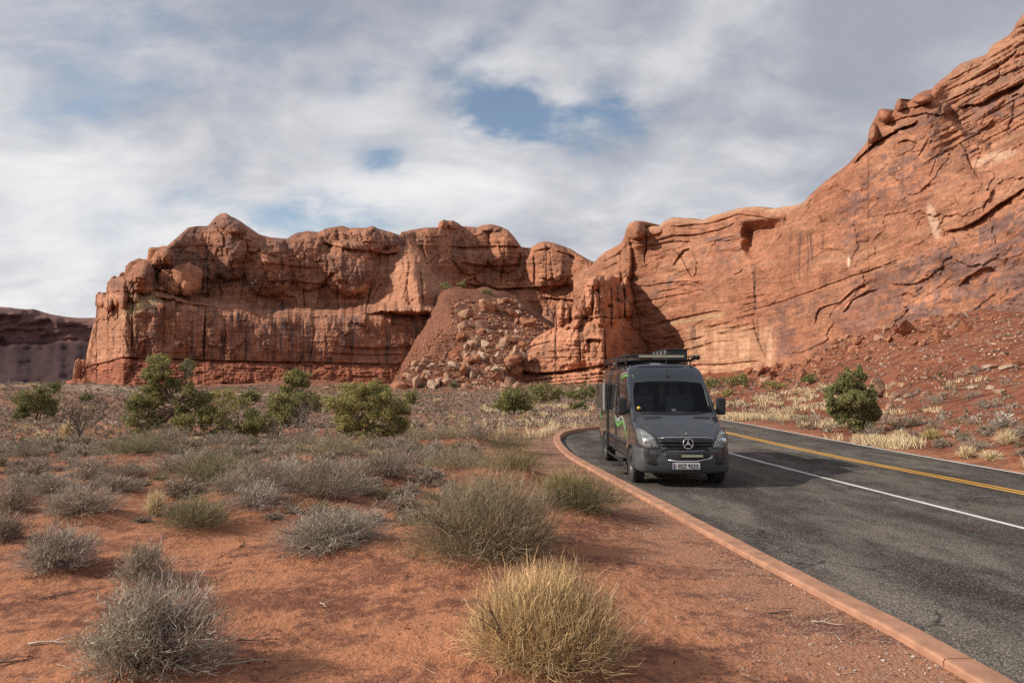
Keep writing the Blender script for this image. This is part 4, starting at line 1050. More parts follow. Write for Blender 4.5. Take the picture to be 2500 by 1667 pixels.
    patch('bumper_intake', [(-.50, .73), (.52, .73), (.46, .66), (.40, .60), (-.36, .60), (-.44, .66)], 'front', plas, .006, tgt=bbv)
    lb = MB(); lb.box((0.11, .0, .685), (.50, .05, .075), .012); bar = lb.build('bumper_light_bar', blk, van)
    MB().box((0.11, -.03, .685), (.46, .012, .05), .004).build('lens', amber, bar)
    MB().tube([(-.40, .0, .60), (-.2, -.02, .575), (.2, -.02, .575), (.5, 0, .63), (.56, .02, .69)], .013).build('winch_rope_bar', silver, van)
    for sx in (-1, 1):
        fl = patch('fog_light', [(sx * .68, .705), (sx * .80, .705), (sx * .80, .655), (sx * .68, .655)][::sx], 'front', plas, .008, tgt=bbv)
        patch('lens', [(sx * .705, .70), (sx * .775, .70), (sx * .775, .662), (sx * .705, .662)][::sx], 'front', lens, .014, fl, .03, bbv)
    # ---- number plate
    pl = MB().box((-.02, -.035, .475), (.58, .02, .135), .008).build('number_plate', white, van)
    MB().box((-.285, -.047, .475), (.042, .006, .118)).build('country_band', blue, pl)
    MB().box((-.285, -.051, .50), (.034, .004, .03)).build('flag', red, pl)

    def text(s, size, loc, mat, parent, extr=.003):
        cu = bpy.data.curves.new('lettering', 'FONT'); cu.body = s; cu.size = size; cu.extrude = extr; cu.align_x = 'CENTER'; cu.align_y = 'CENTER'; cu.offset = .0015
        tmp = bpy.data.objects.new('lettering', cu); COL.objects.link(tmp); dg = bpy.context.evaluated_depsgraph_get(); me = bpy.data.meshes.new_from_object(tmp.evaluated_get(dg)); bpy.data.objects.remove(tmp)
        me.materials.clear(); me.materials.append(mat); o = obj('lettering', me, parent, loc, (math.pi / 2, 0, 0)); return o
    o = text('ESZ 9232', .122, (.012, -.047, .472), black_ink, pl); o.scale = (.92, 1, 1)
    # ---- grille
    G = [(-.60, 1.06), (-.40, 1.075), (0, 1.08), (.40, 1.075), (.60, 1.06), (.58, .95), (.50, .835), (.36, .795), (0, .785), (-.36, .795), (-.50, .835), (-.58, .95)]
    front_bvh = BVHTree.FromPolygons([Vector((x, .045 + .10 * (abs(x) / .9) ** 2 + (.03 if z > .9 else 0), z)) for z in (.7, .85, 1.0, 1.15) for x in np.linspace(-1, 1, 21)], [tuple(int(i) for i in q) for q in grid_quads(4, 21)])
    patch('nose_panel', [(-.80, 1.09), (0, 1.11), (.80, 1.09), (.86, .98), (.88, .83), (0, .80), (-.88, .83), (-.86, .98)], 'front', paint, .0, tgt=front_bvh)
    gr = patch('grille', G, 'front', blk, .012, tgt=front_bvh)
    for k, z in enumerate((.845, .912, .985)):
        w = (.47, .545, .575)[k]
        pts = [(x, .016 + .10 * (abs(x) / .9) ** 2, z) for x in np.linspace(-w, w, 15)]
        mb = MB(); mb.tube(pts, .022, 6); mb.build('slat', plas, gr)
    hx = []
    for z in (.815, .878, .948, 1.025):                          # honeycomb mesh between the slats
        w = .50 if z < .85 else .56
        for row in (0, 1):
            pts = [(x, .022 + .10 * (abs(x) / .9) ** 2, z + (.010 if (i + row) % 2 else -.010)) for i, x in enumerate(np.linspace(-w, w, 41))]
            mb = MB(); mb.tube(pts, .004, 4); hx.append(mb)
    mm = MB()
    for h in hx: mm.add(h.v, h.f)
    mm.build('mesh_insert', rim_m, gr)
    mb = MB(); mb.tube([(x, .03 + .10 * (abs(x) / .9) ** 2, z) for x, z in G], .011, 6, True); mb.build('surround', silver, gr)
    em = MB(); em.lathe([(-.012, .098), (-.018, .108), (-.012, .118), (.0, .118), (.0, .098), (-.012, .098)], (.03, .0, .945), 'y', 40); 
    for k in range(3):
        a = math.pi / 2 + k * 2 * math.pi / 3; c, s = math.cos(a), math.sin(a)
        em.add([(.03 + c * .104, -.012, .945 + s * .104), (.03 - s * .019 , -.014, .945 + c * .019), (.03 - c * .008, -.02, .945 - s * .008), (.03 + s * .019, -.014, .945 - c * .019), (.03 - s * .012, .0, .945 + c * .012), (.03 + s * .012, .0, .945 - c * .012)], [(0, 1, 2), (0, 2, 3), (0, 4, 1), (0, 3, 5), (1, 4, 5, 3, 2)])
    em.build('star_emblem', chrome, gr)
    MB().lathe([(-.008, .0), (-.008, .10), (0, .10)], (.03, .012, .945), 'y', 32).build('emblem_disc', blk, gr)
    MB().lathe([(-.006, 0), (-.006, .022), (0, .024)], (.03, .145, 1.145), 'y', 20).build('bonnet_badge', chrome, van)
    # ---- headlights
    for sx in (-1, 1):
        Hp = [(sx * .975, 1.235), (sx * .90, 1.245), (sx * .79, 1.19), (sx * .66, 1.05), (sx * .565, .87), (sx * .60, .845), (sx * .80, .855), (sx * .96, .90), (sx * .995, 1.05)]
        Hp = Hp if sx < 0 else Hp[::-1]
        nv = [Vector((x, .045 + .10 * (abs(x) / .9) ** 2 + (.03 if z > .9 else 0), z)) for z in (.7, .85, 1.0, 1.1) for x in np.linspace(-.86, .86, 21)]
        hvb = BVHTree.FromPolygons([Vector(p) for p in V] + nv, Fq + [tuple(int(i) + len(V) for i in q) for q in grid_quads(4, 21)])
        def hy(x, z):
            q = hvb.ray_cast(Vector((x, -3, z)), Vector((0, 1, 0)))[0]; return q.y if q else .9
        hl = patch('headlight', Hp, 'front', lens, .030, tgt=hvb, res=.04)
        patch('reflector', [(x, z) for x, z in Hp], 'front', silver if sx < 0 else greyv, .004, hl, .06, hvb)  # sunlit and shaded lamp painted in: silver on the sun side, grey opposite
        for (lx, lz, lr) in ((.80, .985, .085), (.67, .90, .042), (.89, 1.14, .035)):
            yy = hy(sx * lx, lz) - .010
            MB().lathe([(-.0, lr), (-.006, lr * .96), (.012, lr * .6), (-.004, lr * .42), (-.012, lr * .25), (-.014, .0)], (sx * lx, yy, lz), 'y', 24).build('lamp_bowl', chrome, hl)
        MB().tube([(x, hy(x, z) - .024, z) for x, z in Hp], .008, 5, True).build('bezel', blk, hl)
    # ---- bonnet vents and seam
    for sx in (-1, 1):
        vn_ = patch('bonnet_vent', [(sx * .80, 1.47), (sx * .40, 1.485), (sx * .34, 1.445), (sx * .72, 1.425)][::(1 if sx > 0 else -1)], 'front', plas, .004, res=.05)
    for sx in (-1, 1):
        pts = []
        for y, x in ((.12, .62), (.3, .74), (.55, .86), (.8, .915), (1.0, .94)):
            h = bvh.ray_cast(Vector((sx * x, y, 4)), Vector((0, 0, -1)))[0]; pts.append(h + Vector((0, 0, .002)))
        MB().tube(pts, .006, 4).build('bonnet_seam', plas, van)
    # ---- windscreen
    ws = patch('windscreen', WS, 'front', wglass, .004, res=.09)
    fr = MB(); pts = [bvh.ray_cast(Vector((x, -3, z)), Vector((0, 1, 0)))[0] + Vector((0, -.006, 0)) for x, z in WS]; fr.tube(pts, .014, 6, True); fr.build('seal', plas, ws)
    for (a, c) in (((-.78, 1.56), (.02, 1.60)), ((.02, 1.56), (.78, 1.60))):
        p0 = bvh.ray_cast(Vector((a[0], -3, a[1])), Vector((0, 1, 0)))[0]; p1 = bvh.ray_cast(Vector((c[0], -3, c[1])), Vector((0, 1, 0)))[0]
        MB().tube([p0 + Vector((0, -.03, 0)), p1 + Vector((0, -.03, 0))], .009, 5).build('wiper', plas, van)
    MB().lathe([(-.004, 0), (-.004, .045), (0, .045)], (-.80, 1.165, 1.66), 'y', 20).build('yellow_sticker', yel, ws)
    # cab interior
    it = MB(); it.box((0, 2.9, 1.5), (1.75, .03, 1.9)); it.build('partition', intr, van)
    MB().box((0, 1.40, 1.48), (1.80, .62, .16), .05).build('dashboard', intr, van)
    for (x, w) in ((-.48, .5), (.30, .46), (.66, .30)):
        s = MB(); s.box((x, 2.35, 1.60), (w, .16, .72), .06); s.box((x, 2.38, 2.07), (w * .5, .11, .2), .04); s.build('seat', seatm, van)
    MB().lathe([(-.014, .19), (0, .204), (.014, .19), (0, .176), (-.014, .19)], (-.46, 1.82, 1.62), 'y', 28).build('steering_wheel', plas, van)
    for x in (.42, .10): MB().box((x, 2.78, 1.95), (.16, .06, .55), .02).build('curtain', skin_tan if x > .2 else greyv, van)
    MB().box((.05, 1.33, 1.60), (.09, .03, .06), .008).build('dash_camera', white, van)
    MB().box((.865, 1.52, 1.93), (.03, .03, .62), .01, ('X', -.72)).build('pillar_handle', greyv, van)
    # ---- side glass, seams, decals (left side faces the camera)
    for side in (-1, 1):
        patch('door_window', [(1.52, 1.62), (2.52, 1.60), (2.56, 2.18), (2.02, 2.18), (1.80, 2.02), (1.56, 1.72)], 'side', sglass, .004, side=side, res=.1)
        patch('quarter_window', [(1.30, 1.62), (1.46, 1.62), (1.50, 1.74), (1.40, 1.74)], 'side', sglass, .004, side=side, res=.08)
        patch('sliding_door_window', [(2.80, 1.58), (3.85, 1.58), (3.88, 2.16), (2.82, 2.16)], 'side', sglass, .004, side=side, res=.1)
        for pts in ([(2.66, .50), (2.66, 2.30)], [(1.18, .9), (1.24, 1.40), (1.50, 1.75), (1.84, 2.15), (2.05, 2.28), (2.66, 2.32)], [(3.98, .5), (3.98, 2.3)], [(2.66, 2.32), (3.98, 2.32)]):
            q = []
            for i in range(len(pts) - 1):
                for k in range(9):
                    y, z = (Vector(pts[i]).lerp(Vector(pts[i + 1]), k / 8)); h = bvh.ray_cast(Vector((3 * side, y, z)), Vector((-side, 0, 0)))[0]
                    if h: q.append(h + Vector((side * .001, 0, 0)))
            MB().tube(q, .006, 4).build('door_seam', plas, van)
        patch('rub_strip', [(1.75, .74), (4.80, .74), (4.80, .86), (1.75, .86)], 'side', plas, .014, side=side, res=.15)
    sw = [(3.62, 1.40), (3.45, 1.30), (3.25, 1.17), (3.0, 1.10), (2.72, 1.13), (2.42, 1.23), (2.15, 1.24), (1.9, 1.12), (1.62, .97), (1.48, .91), (1.62, 1.02), (1.92, 1.22), (2.2, 1.33), (2.45, 1.33), (2.75, 1.23), (3.02, 1.20), (3.28, 1.27)]
    patch('green_swoosh', sw, 'side', green, .005, res=.06)
    patch('grey_swoosh', [(3.52, 1.42), (3.25, 1.35), (2.95, 1.31), (2.7, 1.36), (2.45, 1.42), (2.2, 1.42), (1.95, 1.32), (1.68, 1.12), (1.95, 1.25), (2.2, 1.355), (2.45, 1.355), (2.75, 1.26), (3.02, 1.225), (3.3, 1.31)], 'side', greyv, .004, res=.06)
    patch('green_swoosh', [(1.72, 2.43), (2.0, 2.455), (2.35, 2.45), (2.7, 2.38), (3.0, 2.27), (2.72, 2.33), (2.38, 2.37), (2.02, 2.40)], 'side', green, .005, res=.06)
    patch('grey_swoosh', [(1.95, 2.49), (2.3, 2.51), (2.7, 2.47), (3.0, 2.35), (2.7, 2.42), (2.3, 2.475)], 'side', greyv, .005, res=.06)
    patch('green_swoosh', [(5.9, 1.46), (6.2, 1.42), (6.5, 1.30), (6.35, 1.20), (6.05, 1.19), (6.3, 1.24), (6.38, 1.30), (6.15, 1.40)], 'side', green, .012, res=.06)
    # slide-out pod at the rear with its small window
    pod = MB().box((-1.075, 5.55, 1.86), (.15, 1.75, .74), .03).build('side_pod', plain('pod_paint', (.05, .046, .044), .4, coat=.3), van)
    MB().box((-1.153, 5.85, 2.02), (.01, .5, .28), .004).build('pod_window', sglass, pod)
    for y in (4.62, 4.72): MB().box((-1.13, y, 1.86), (.05, .05, .80), .008).build('pod_rail', silver, pod)
    # ---- handles, mirrors, antenna
    MB().box((-1.045, 2.52, 1.36), (.03, .20, .045), .012).build('door_handle', silver, van)
    for sx in (-1, 1):
        m = MB(); m.box((sx * 1.16, 1.36, 1.70), (.21, .14, .40), .05); mr = m.build('wing_mirror', plas, van)
        MB().box((sx * 1.04, 1.36, 1.58), (.14, .08, .10), .03).build('arm', plas, mr)
        MB().box((sx * 1.16, 1.435, 1.70), (.17, .01, .34), .004).build('mirror_glass', chrome, mr)
    h = bvh.ray_cast(Vector((.02, -3, 2.40)), Vector((0, 1, 0)))[0]
    an = MB(); an.box((h.x, h.y + .01, h.z), (.06, .10, .08), .02); an.build('antenna_base', plas, van)
    MB().tube([(h.x, h.y, h.z), (h.x, h.y + .06, h.z + .55)], .004, 5).build('antenna_mast', blk, van)
    # ---- wheels
    for (sx, wy) in ((-1, WF), (1, WF), (-1, WR), (1, WR)):
        wroot = MB(); cx = sx * .90
        prof = [(-.115, .22), (-.128, .27), (-.13, .34), (-.118, .372), (-.09, .383), (0, .386), (.09, .383), (.118, .372), (.13, .34), (.128, .27), (.115, .22)]
        wroot.lathe(prof, (cx, wy, WRAD), 'x', 40); tyre = wroot.build('wheel', rub, van)
        tr = MB()
        for k in range(36):
            a = k * 2 * math.pi / 36
            for sgn, off in ((-1, 0), (1, .087)):
                c, s = math.cos(a + off), math.sin(a + off); mb = MB(); mb.box((0, 0, 0), (.105, .042, .014), .003); R = Matrix.Rotation(a + off - math.pi / 2, 4, 'X')
                for v in mb.v: pass
                vv = [R @ Vector(v) for v in mb.v]; tr.add([(v.x + cx + sgn * .072, v.y + wy + c * .388, v.z + WRAD + s * .388) for v in vv], mb.f)
        tr.build('tread', rub, tyre)
        rm = MB(); rm.lathe([(sx * .10, .0), (sx * .105, .055), (sx * .08, .065), (sx * .055, .12), (sx * .07, .19), (sx * .10, .205), (sx * .118, .225), (sx * .112, .235)], (cx, wy, WRAD), 'x', 32); rm.build('rim', rim_m, tyre)
        ar = MB(); pts = [(sx * (1.0 + .006 * math.sin(a)), wy + .47 * math.cos(a), WRAD + .47 * math.sin(a)) for a in np.linspace(-.05, math.pi + .05, 22)]
        ar.tube(pts, .035, 6); ar.build('wheel_arch', plas, van)
        ln = MB(); ln.lathe([(sx * .55, .0), (sx * .55, .46), (sx * .99, .46)], (0, wy, WRAD), 'x', 20, 0, math.pi); ln.build('wheel_well', intr, van)
        MB().box((sx * .93, wy + .50, .30), (.20, .02, .28), .004).build('mud_flap', plas, van)
    # ---- underside, step, ladder
    MB().box((0, 3.4, .40), (1.5, 5.6, .10), .02).build('chassis', intr, van)
    MB().tube([(-.45, .9, .26), (.0, .75, .24)], .02, 6).build('steering_rod', rim_m, van); MB().tube([(-.6, 1.03, .33), (.6, 1.03, .33)], .05, 8).build('axle', intr, van); MB().tube([(-.6, 5.36, .33), (.6, 5.36, .33)], .06, 8).build('axle', intr, van)
    MB().tube([(-1.08, 1.75, .40), (-1.10, 2.0, .36), (-1.10, 4.4, .36), (-1.08, 4.7, .40)], .03, 8).build('side_step', blk, van)
    st = MB(); st.box((-1.16, 2.35, .24), (.30, .5, .03), .008); st.build('fold_out_step', rim_m, van)
    ld = MB(); ly = 3.95
    def lad(yy, out=1.13): return [(-.80, yy, 2.86), (-.93, yy, 2.80), (-1.01, yy, 2.55), (-1.10, yy, 2.1), (-out, yy, 1.5), (-out, yy, .55), (-1.08, yy, .42)]
    ladder = MB(); ladder.tube(lad(3.80), .018, 7); lo = ladder.build('side_ladder', blk, van)
    MB().tube(lad(4.12), .018, 7).build('rail', blk, lo)
    for z in np.arange(.62, 2.75, .27):
        x = -float(np.interp(z, [.42, .55, 1.5, 2.1, 2.55, 2.8], [1.08, 1.13, 1.13, 1.10, 1.01, .93])); MB().tube([(x, 3.80, z), (x, 4.12, z)], .013, 6).build('rung', blk, lo)
    # ---- roof rack with light bar
    RZ = 2.815
    rk = MB(); rk.tube([(-.78, 2.3, RZ), (-.84, 2.6, RZ), (-.86, 3.0, RZ), (-.86, 6.5, RZ), (.86, 6.5, RZ), (.86, 3.0, RZ), (.84, 2.6, RZ), (.78, 2.3, RZ)], .022, 8, True); rack = rk.build('roof_rack', blk, van)
    MB().tube([(-.80, 2.45, RZ + .12), (-.86, 2.7, RZ + .13), (-.86, 6.45, RZ + .12)], .017, 7).build('upper_rail', blk, rack); MB().tube([(.80, 2.45, RZ + .10), (.86, 2.7, RZ + .11), (.86, 6.45, RZ + .11)], .017, 7).build('upper_rail', blk, rack)
    for y in np.arange(2.6, 6.5, .43):
        for sx in (-1, 1): MB().tube([(sx * .85, y, RZ), (sx * .86, y + (.05 if sx < 0 else 0), RZ + .12)], .012, 5).build('stanchion', blk, rack)
        MB().box((0, y, RZ), (1.68, .06, .03), .006).build('cross_bar', blk, rack)
    for y in (2.75, 4.2, 5.8):
        for sx in (-1, 1): MB().tube([(sx * .84, y, RZ), (sx * .78, y, 2.62)], .02, 6).build('foot', blk, rack)
    MB().box((-.03, 2.24, RZ + .085), (1.16, .07, .075), .012).build('roof_light_bar', blk, rack)
    MB().box((-.03, 2.20, RZ + .085), (1.12, .012, .055), .004).build('light_bar_lens', amber, rack)
    for sx in (.80, .90): MB().lathe([(-.05, .0), (-.055, .055), (.02, .06), (.05, .03), (.05, 0)], (sx, 2.34, RZ + .06), 'y', 18).build('spot_lamp', blk, rack)
    MB().box((-.42, 4.6, RZ + .15), (.6, 3.4, .03), .01).build('solar_panel', plain('solar_panel', (.05, .055, .07), .18, .2), rack)
    # ---- black box strapped on the rack
    box = tag(empty('storage_box', (VX + .54, VY + 3.9, RZ + .03)), 'black storage box on the van roof rack', 'box')
    dk = plain('black_box', (.024, .024, .025), .5, var=.2, bump=.002)
    MB().box((0, 0, .12), (.52, 1.9, .24), .012).build('bin', dk, box); MB().box((0, 0, .262), (.55, 1.94, .035), .012).build('lid', dk, box)
    for y in (-.7, -.25, .2, .65): MB().box((-.268, y, .20), (.02, .05, .10), .006).build('latch', silver, box)
    return van

# ------------------------------------------------------------------ rocks
def boulder_mesh(seed, flat=0.75, tint=(0.47, 0.25, 0.155), sub=2, cuts=20, name='boulder'):
    rng = np.random.default_rng(seed)
    b = bmesh.new(); bmesh.ops.create_icosphere(b, subdivisions=sub, radius=1.0)
    co = np.array([v.co[:] for v in b.verts]); fc = np.array([[v.index for v in f.verts] for f in b.faces]); b.free()
    for _ in range(cuts):
        n = rng.normal(size=3); n /= np.linalg.norm(n); h = rng.uniform(.34, .62); d = co @ n
        co = co - np.outer(np.maximum(d - h, 0) * .93, n)
    co *= np.array([1.0, rng.uniform(.7, .95), flat * rng.uniform(.85, 1.1)]); co *= 0.5 / np.abs(co[:, 0]).max()
    co += (.016 * fbm(co[:, 0] * 6 + seed, co[:, 1] * 6, co[:, 2] * 9, o=3, s=seed))[:, None] * co / np.linalg.norm(co, axis=1)[:, None]
    c = np.array(tint)[None, :] * (1 + .22 * fbm(co[:, 0] * 3, co[:, 1] * 3 + seed, co[:, 2] * 7, o=3, s=seed + 5))[:, None]
    return mesh_np(name, co, tris=fc, mat=M_BOULDER, col=c, smooth=False)


PALE = (0.38, 0.225, 0.15); REDR = (0.28, 0.112, 0.062); ORNG = (0.36, 0.165, 0.096); BUFFR = (0.45, 0.32, 0.235)
ROCKS = {}
for _k, (_n, _t) in enumerate((('pale', PALE), ('red', REDR), ('orange', ORNG), ('buff', BUFFR))):
    ROCKS[_n] = [boulder_mesh(10 * _k + i, (.55, .7, .85, .95)[i % 4], _t) for i in range(6)]


def put_rock(px, py, w, h, kind, label, group=None, rng=random.Random(1), sink=.28, cat='boulder', name='boulder', slab=False):
    x, y = hit(px, py); s = w / F * y; hh = h / F * y
    me = ROCKS[kind][rng.randrange(6)]
    o = obj(name, me, None, (x, y, gz1(x, y) + hh * (.5 - sink)), (rng.uniform(-.15, .15), rng.uniform(-.15, .15), rng.uniform(0, 6.28) if not slab else rng.uniform(-.3, .3)))
    zs = max(v.co.z for v in me.vertices) * 2
    o.scale = (s, s * rng.uniform(.8, 1.1), hh / max(zs, .2) * 1.1)
    return tag(o, label, cat, group)


def rock_stuff(name, pts, sizes, tints, label, seed=5, parent=None):
    """Many small stones joined into one mass."""
    rng = np.random.default_rng(seed)
    base = []
    for k in range(8):
        b = bmesh.new()
        p = rng.normal(size=(11, 3)); p /= np.linalg.norm(p, axis=1)[:, None]; p *= np.array([.5, .42, .33])
        vs = [b.verts.new(q) for q in p]; r = bmesh.ops.convex_hull(b, input=vs); bmesh.ops.triangulate(b, faces=b.faces[:])
        for v in [v for v in b.verts if not v.link_faces]: b.verts.remove(v)
        b.verts.index_update(); base.append((np.array([v.co[:] for v in b.verts]), np.array([[v.index for v in f.verts] for f in b.faces]))); b.free()
    V = []; T = []; C = []; o = 0
    for p, s, t in zip(pts, sizes, tints):
        co, fc = base[rng.integers(8)]; a = rng.uniform(0, 6.28); R = np.array([[math.cos(a), -math.sin(a), 0], [math.sin(a), math.cos(a), 0], [0, 0, 1]])
        V.append((co * rng.uniform(.75, 1.25, 3) * s) @ R.T + p); T.append(fc + o); o += len(co); C.append(np.broadcast_to(np.array(t) * rng.uniform(.75, 1.2), co.shape))
    me = mesh_np(name, np.concatenate(V), tris=np.concatenate(T), mat=M_BOULDER, col=np.concatenate(C), smooth=False)
    return tag(obj(name, me, parent), label, kind='stuff')


def hits(P):
    P = np.asarray(P, float); rx, rz = ray(P[:, 0], P[:, 1]); d = np.geomspace(20, 260, 260); out = np.zeros((len(P), 2))
    for i in range(0, len(P), 400):
        a, b = rx[i:i + 400, None], rz[i:i + 400, None]; D = np.broadcast_to(d, (len(a), len(d))); h = CH + b * D - gz(a * D, D, False); j = np.argmax(h < 0, 1); j = np.where(h[np.arange(len(a)), j] < 0, np.maximum(j, 1), np.argmin(np.abs(h), 1).clip(1))
        k = np.arange(len(a)); h0, h1 = h[k, j - 1], h[k, j]; t = np.clip(h0 / (h0 - h1 + 1e-9), 0, 1); dd = d[j - 1] + t * (d[j] - d[j - 1]); out[i:i + 400] = np.stack([rx[i:i + 400] * dd, dd], 1)
    return out


def build_rocks():
    rng = random.Random(7); nr = np.random.default_rng(7)
    B = lambda *a, **k: put_rock(*a, rng=rng, **k)
    # rocks with a look of their own
    B(2142, 972, 78, 56, 'pale', 'big rounded pale boulder just behind the roadside juniper', sink=.15)
    B(1830, 986, 34, 20, 'orange', 'lone small orange boulder in the straw grass beside the wing mirror')
    B(2380, 915, 60, 28, 'buff', 'flat pale boulder near the dead bush on the right bank'); B(2418, 905, 44, 15, 'buff', 'pale slab next to the flat pale boulder on the right bank', slab=True); B(2462, 905, 48, 13, 'buff', 'long pale slab at the right end of the bank ledge', slab=True)
    B(2468, 893, 56, 24, 'red', 'dark red boulder above the pale slabs at the far right')
    B(2418, 952, 44, 16, 'buff', 'broken pale slab above the grey shrubs on the right bank', slab=True); B(2378, 950, 34, 12, 'buff', 'small pale slab left of the broken slab on the right bank', slab=True); B(2440, 960, 36, 12, 'pale', 'low pale slab right of the broken slab on the right bank', slab=True)
    for i, (x, y, w, h) in enumerate(((2188, 970, 48, 18), (2222, 970, 40, 14), (2258, 968, 36, 17), (2196, 982, 26, 14), (2175, 996, 30, 22), (2298, 965, 34, 10), (2178, 978, 22, 14), (2212, 985, 14, 9))):
        B(x, y, w, h, 'pale' if i != 3 else 'buff', 'flat pale slab in the broken ledge right of the juniper', 'slabs of the broken ledge', slab=True, cat='rock slab', name='rock_slab')
    B(1955, 933, 40, 48, 'orange', 'tall wedge-shaped orange boulder at the foot of the right talus'); B(1962, 895, 30, 30, 'orange', 'orange boulder right above the tall wedge-shaped one')
    B(1925, 905, 40, 32, 'orange', 'slanted orange block left of the tall wedge-shaped boulder'); B(1893, 908, 22, 26, 'red', 'dark split block at the foot of the cliff corner'); B(1858, 915, 44, 38, 'orange', 'bulky orange boulder at the corner of the cliff foot'); B(1858, 945, 22, 18, 'orange', 'small orange boulder in the brush below the cliff corner')
    B(2212, 828, 60, 56, 'orange', 'huge orange block leaning on the cliff above the right talus'); B(2296, 828, 50, 40, 'red', 'dark red overhanging boulder high on the right talus'); B(2356, 815, 34, 32, 'red', 'red boulder right of the dark overhanging one on the talus'); B(2340, 765, 40, 36, 'orange', 'orange block tucked against the cliff at the top of the talus')
    B(1128, 830, 46, 44, 'orange', 'upright brown block at the left edge of the middle rockfall'); B(1136, 803, 40, 26, 'pale', 'pale wedge block high at the left edge of the middle rockfall'); B(1150, 850, 24, 20, 'pale', 'pale block beside the upright brown block'); B(1112, 872, 44, 40, 'red', 'rounded brown boulder leaning on the butte end')
    B(1158, 883, 34, 26, 'pale', 'cracked pale boulder in the lower left of the rockfall'); B(1250, 835, 60, 22, 'pale', 'long flat slab in the middle of the rockfall', slab=True); B(1290, 800, 34, 26, 'orange', 'reddish slab near the top right of the rockfall'); B(1190, 760, 34, 34, 'orange', 'dark orange boulder cluster top at the head of the rockfall'); B(1090, 925, 34, 26, 'pale', 'square pale boulder at the left toe of the rockfall')
    B(1136, 905, 44, 24, 'pale', 'angular pale slab block near the toe of the rockfall'); B(1262, 868, 36, 34, 'pale', 'pale block at the right edge of the rockfall by the tower')
    B(1012, 892, 26, 18, 'pale', 'pale boulder on the left shoulder of the rockfall toe'); B(1240, 940, 22, 28, 'pale', 'upright pale stone among the toe boulders'); B(1265, 945, 30, 20, 'pale', 'pale stone right of the upright toe stone')
    # the rest of the two rockfalls
    pl2 = [(1100, 790), (1110, 850), (1000, 945), (880, 945), (950, 900), (1040, 830)]
    pl = [(1100, 770), (1105, 715), (1180, 712), (1250, 735), (1300, 770), (1345, 800), (1290, 850), (1262, 905), (1270, 950), (1180, 952), (1080, 948), (960, 945), (1000, 905), (1060, 870), (1110, 850)]
    def ins(p, poly):
        c = False; n = len(poly)
        for i in range(n):
            (x0, y0), (x1, y1) = poly[i], poly[(i + 1) % n]
            if (y0 > p[1]) != (y1 > p[1]) and p[0] < (x1 - x0) * (p[1] - y0) / (y1 - y0) + x0: c = not c
        return c
    n = 0
    while n < 200:
        p = (rng.uniform(950, 1350), rng.uniform(740, 952))
        if not ins(p, pl): continue
        w = 9 + 34 * rng.random() ** 2.3 + 2 * (p[1] > 860); kd = rng.choice(('pale', 'pale', 'orange', 'orange', 'buff'))
        zone = 'toe' if p[1] > 890 else 'middle' if p[1] > 820 else 'head'; sz = 'large' if w > 24 else 'small'; cw = {'pale': 'tan', 'orange': 'orange', 'buff': 'pale buff'}[kd]
        B(p[0], p[1], w, w * rng.uniform(.5, .85), kd, '%s %s boulder lying loose at the %s of the rockfall between butte and tower' % (sz, cw, zone), '%s %s boulders at the %s of the rockfall' % (sz, cw, zone)); n += 1
    tl = [(1780, 925), (1870, 890), (1975, 862), (2030, 832), (2130, 806), (2240, 785), (2320, 770), (2360, 775), (2300, 830), (2200, 860), (2080, 900), (2000, 930), (1900, 950), (1800, 945)]
    n = 0
    while n < 120:
        p = (rng.uniform(1780, 2360), rng.uniform(765, 950))
        if not ins(p, tl): continue
        w = 8 + 26 * rng.random() ** 2.2; kd = rng.choice(('orange', 'orange', 'red', 'pale'))
        zone = 'lower corner' if p[0] < 1960 else 'middle' if p[0] < 2150 else 'upper end'; sz = 'large' if w > 22 else 'small'; cw = {'pale': 'tan', 'orange': 'orange', 'red': 'dark red'}[kd]
        B(p[0], p[1], w, w * rng.uniform(.55, .95), kd, '%s %s boulder lying loose at the %s of the right cliff talus' % (sz, cw, zone), '%s %s boulders at the %s of the right talus' % (sz, cw, zone)); n += 1
    # rubble too small to pick apart
    P = []; S = []; T = []
    def sc(poly, n, smin, smax, tints, box):
        q = []
        while len(q) < n: q += [p for p in nr.uniform(0, 1, (n, 2)) * [box[1] - box[0], box[3] - box[2]] + [box[0], box[2]] if ins(p, poly)]
        for (x, y) in hits(q[:n]):
            s = (smin + (smax - smin) * nr.random() ** 2.5) / F * y; P.append((x, y, s)); S.append(s); T.append(tints[nr.integers(len(tints))])
    sc(pl, 3000, 3, 13, (PALE, ORNG, ORNG, REDR, BUFFR), (950, 1350, 730, 952))
    sc(pl2, 900, 3, 11, (PALE, ORNG, ORNG, REDR), (880, 1110, 790, 945))
    sc(tl, 1500, 3, 12, (ORNG, REDR, ORNG, PALE), (1780, 2360, 765, 950))
    sc([(2080, 900), (2250, 830), (2380, 770), (2520, 765), (2520, 930), (2330, 940), (2200, 930)], 1800, 2, 11, (REDR, ORNG, BUFFR, BUFFR), (2080, 2520, 765, 940))
    sc([(1720, 925), (1900, 940), (2050, 925), (2150, 940), (2520, 930), (2520, 960), (2150, 985), (1720, 950)], 160, 2, 6, (PALE, ORNG), (1720, 2520, 925, 985))
    xy = np.array([p[:2] for p in P]); z = gz(xy[:, 0], xy[:, 1])
    rock_stuff('rubble', np.column_stack([xy, z + .12 * np.array([p[2] for p in P])]), S, T, 'loose broken rubble on the slopes below the cliffs')
    # pebbles by the kerb
    n = 2600; y = 5.2 + 16 * nr.random(n) ** 1.5; dl = np.abs(nr.normal(0, .75, n)) + .16; cl = fbm(dl * 2 + 3, y * 1.5, o=2, s=3); x = kerb_x(y) - dl
    m = cl > -.25; x, y = x[m], y[m]; s = .008 + .028 * nr.random(len(x)) ** 3
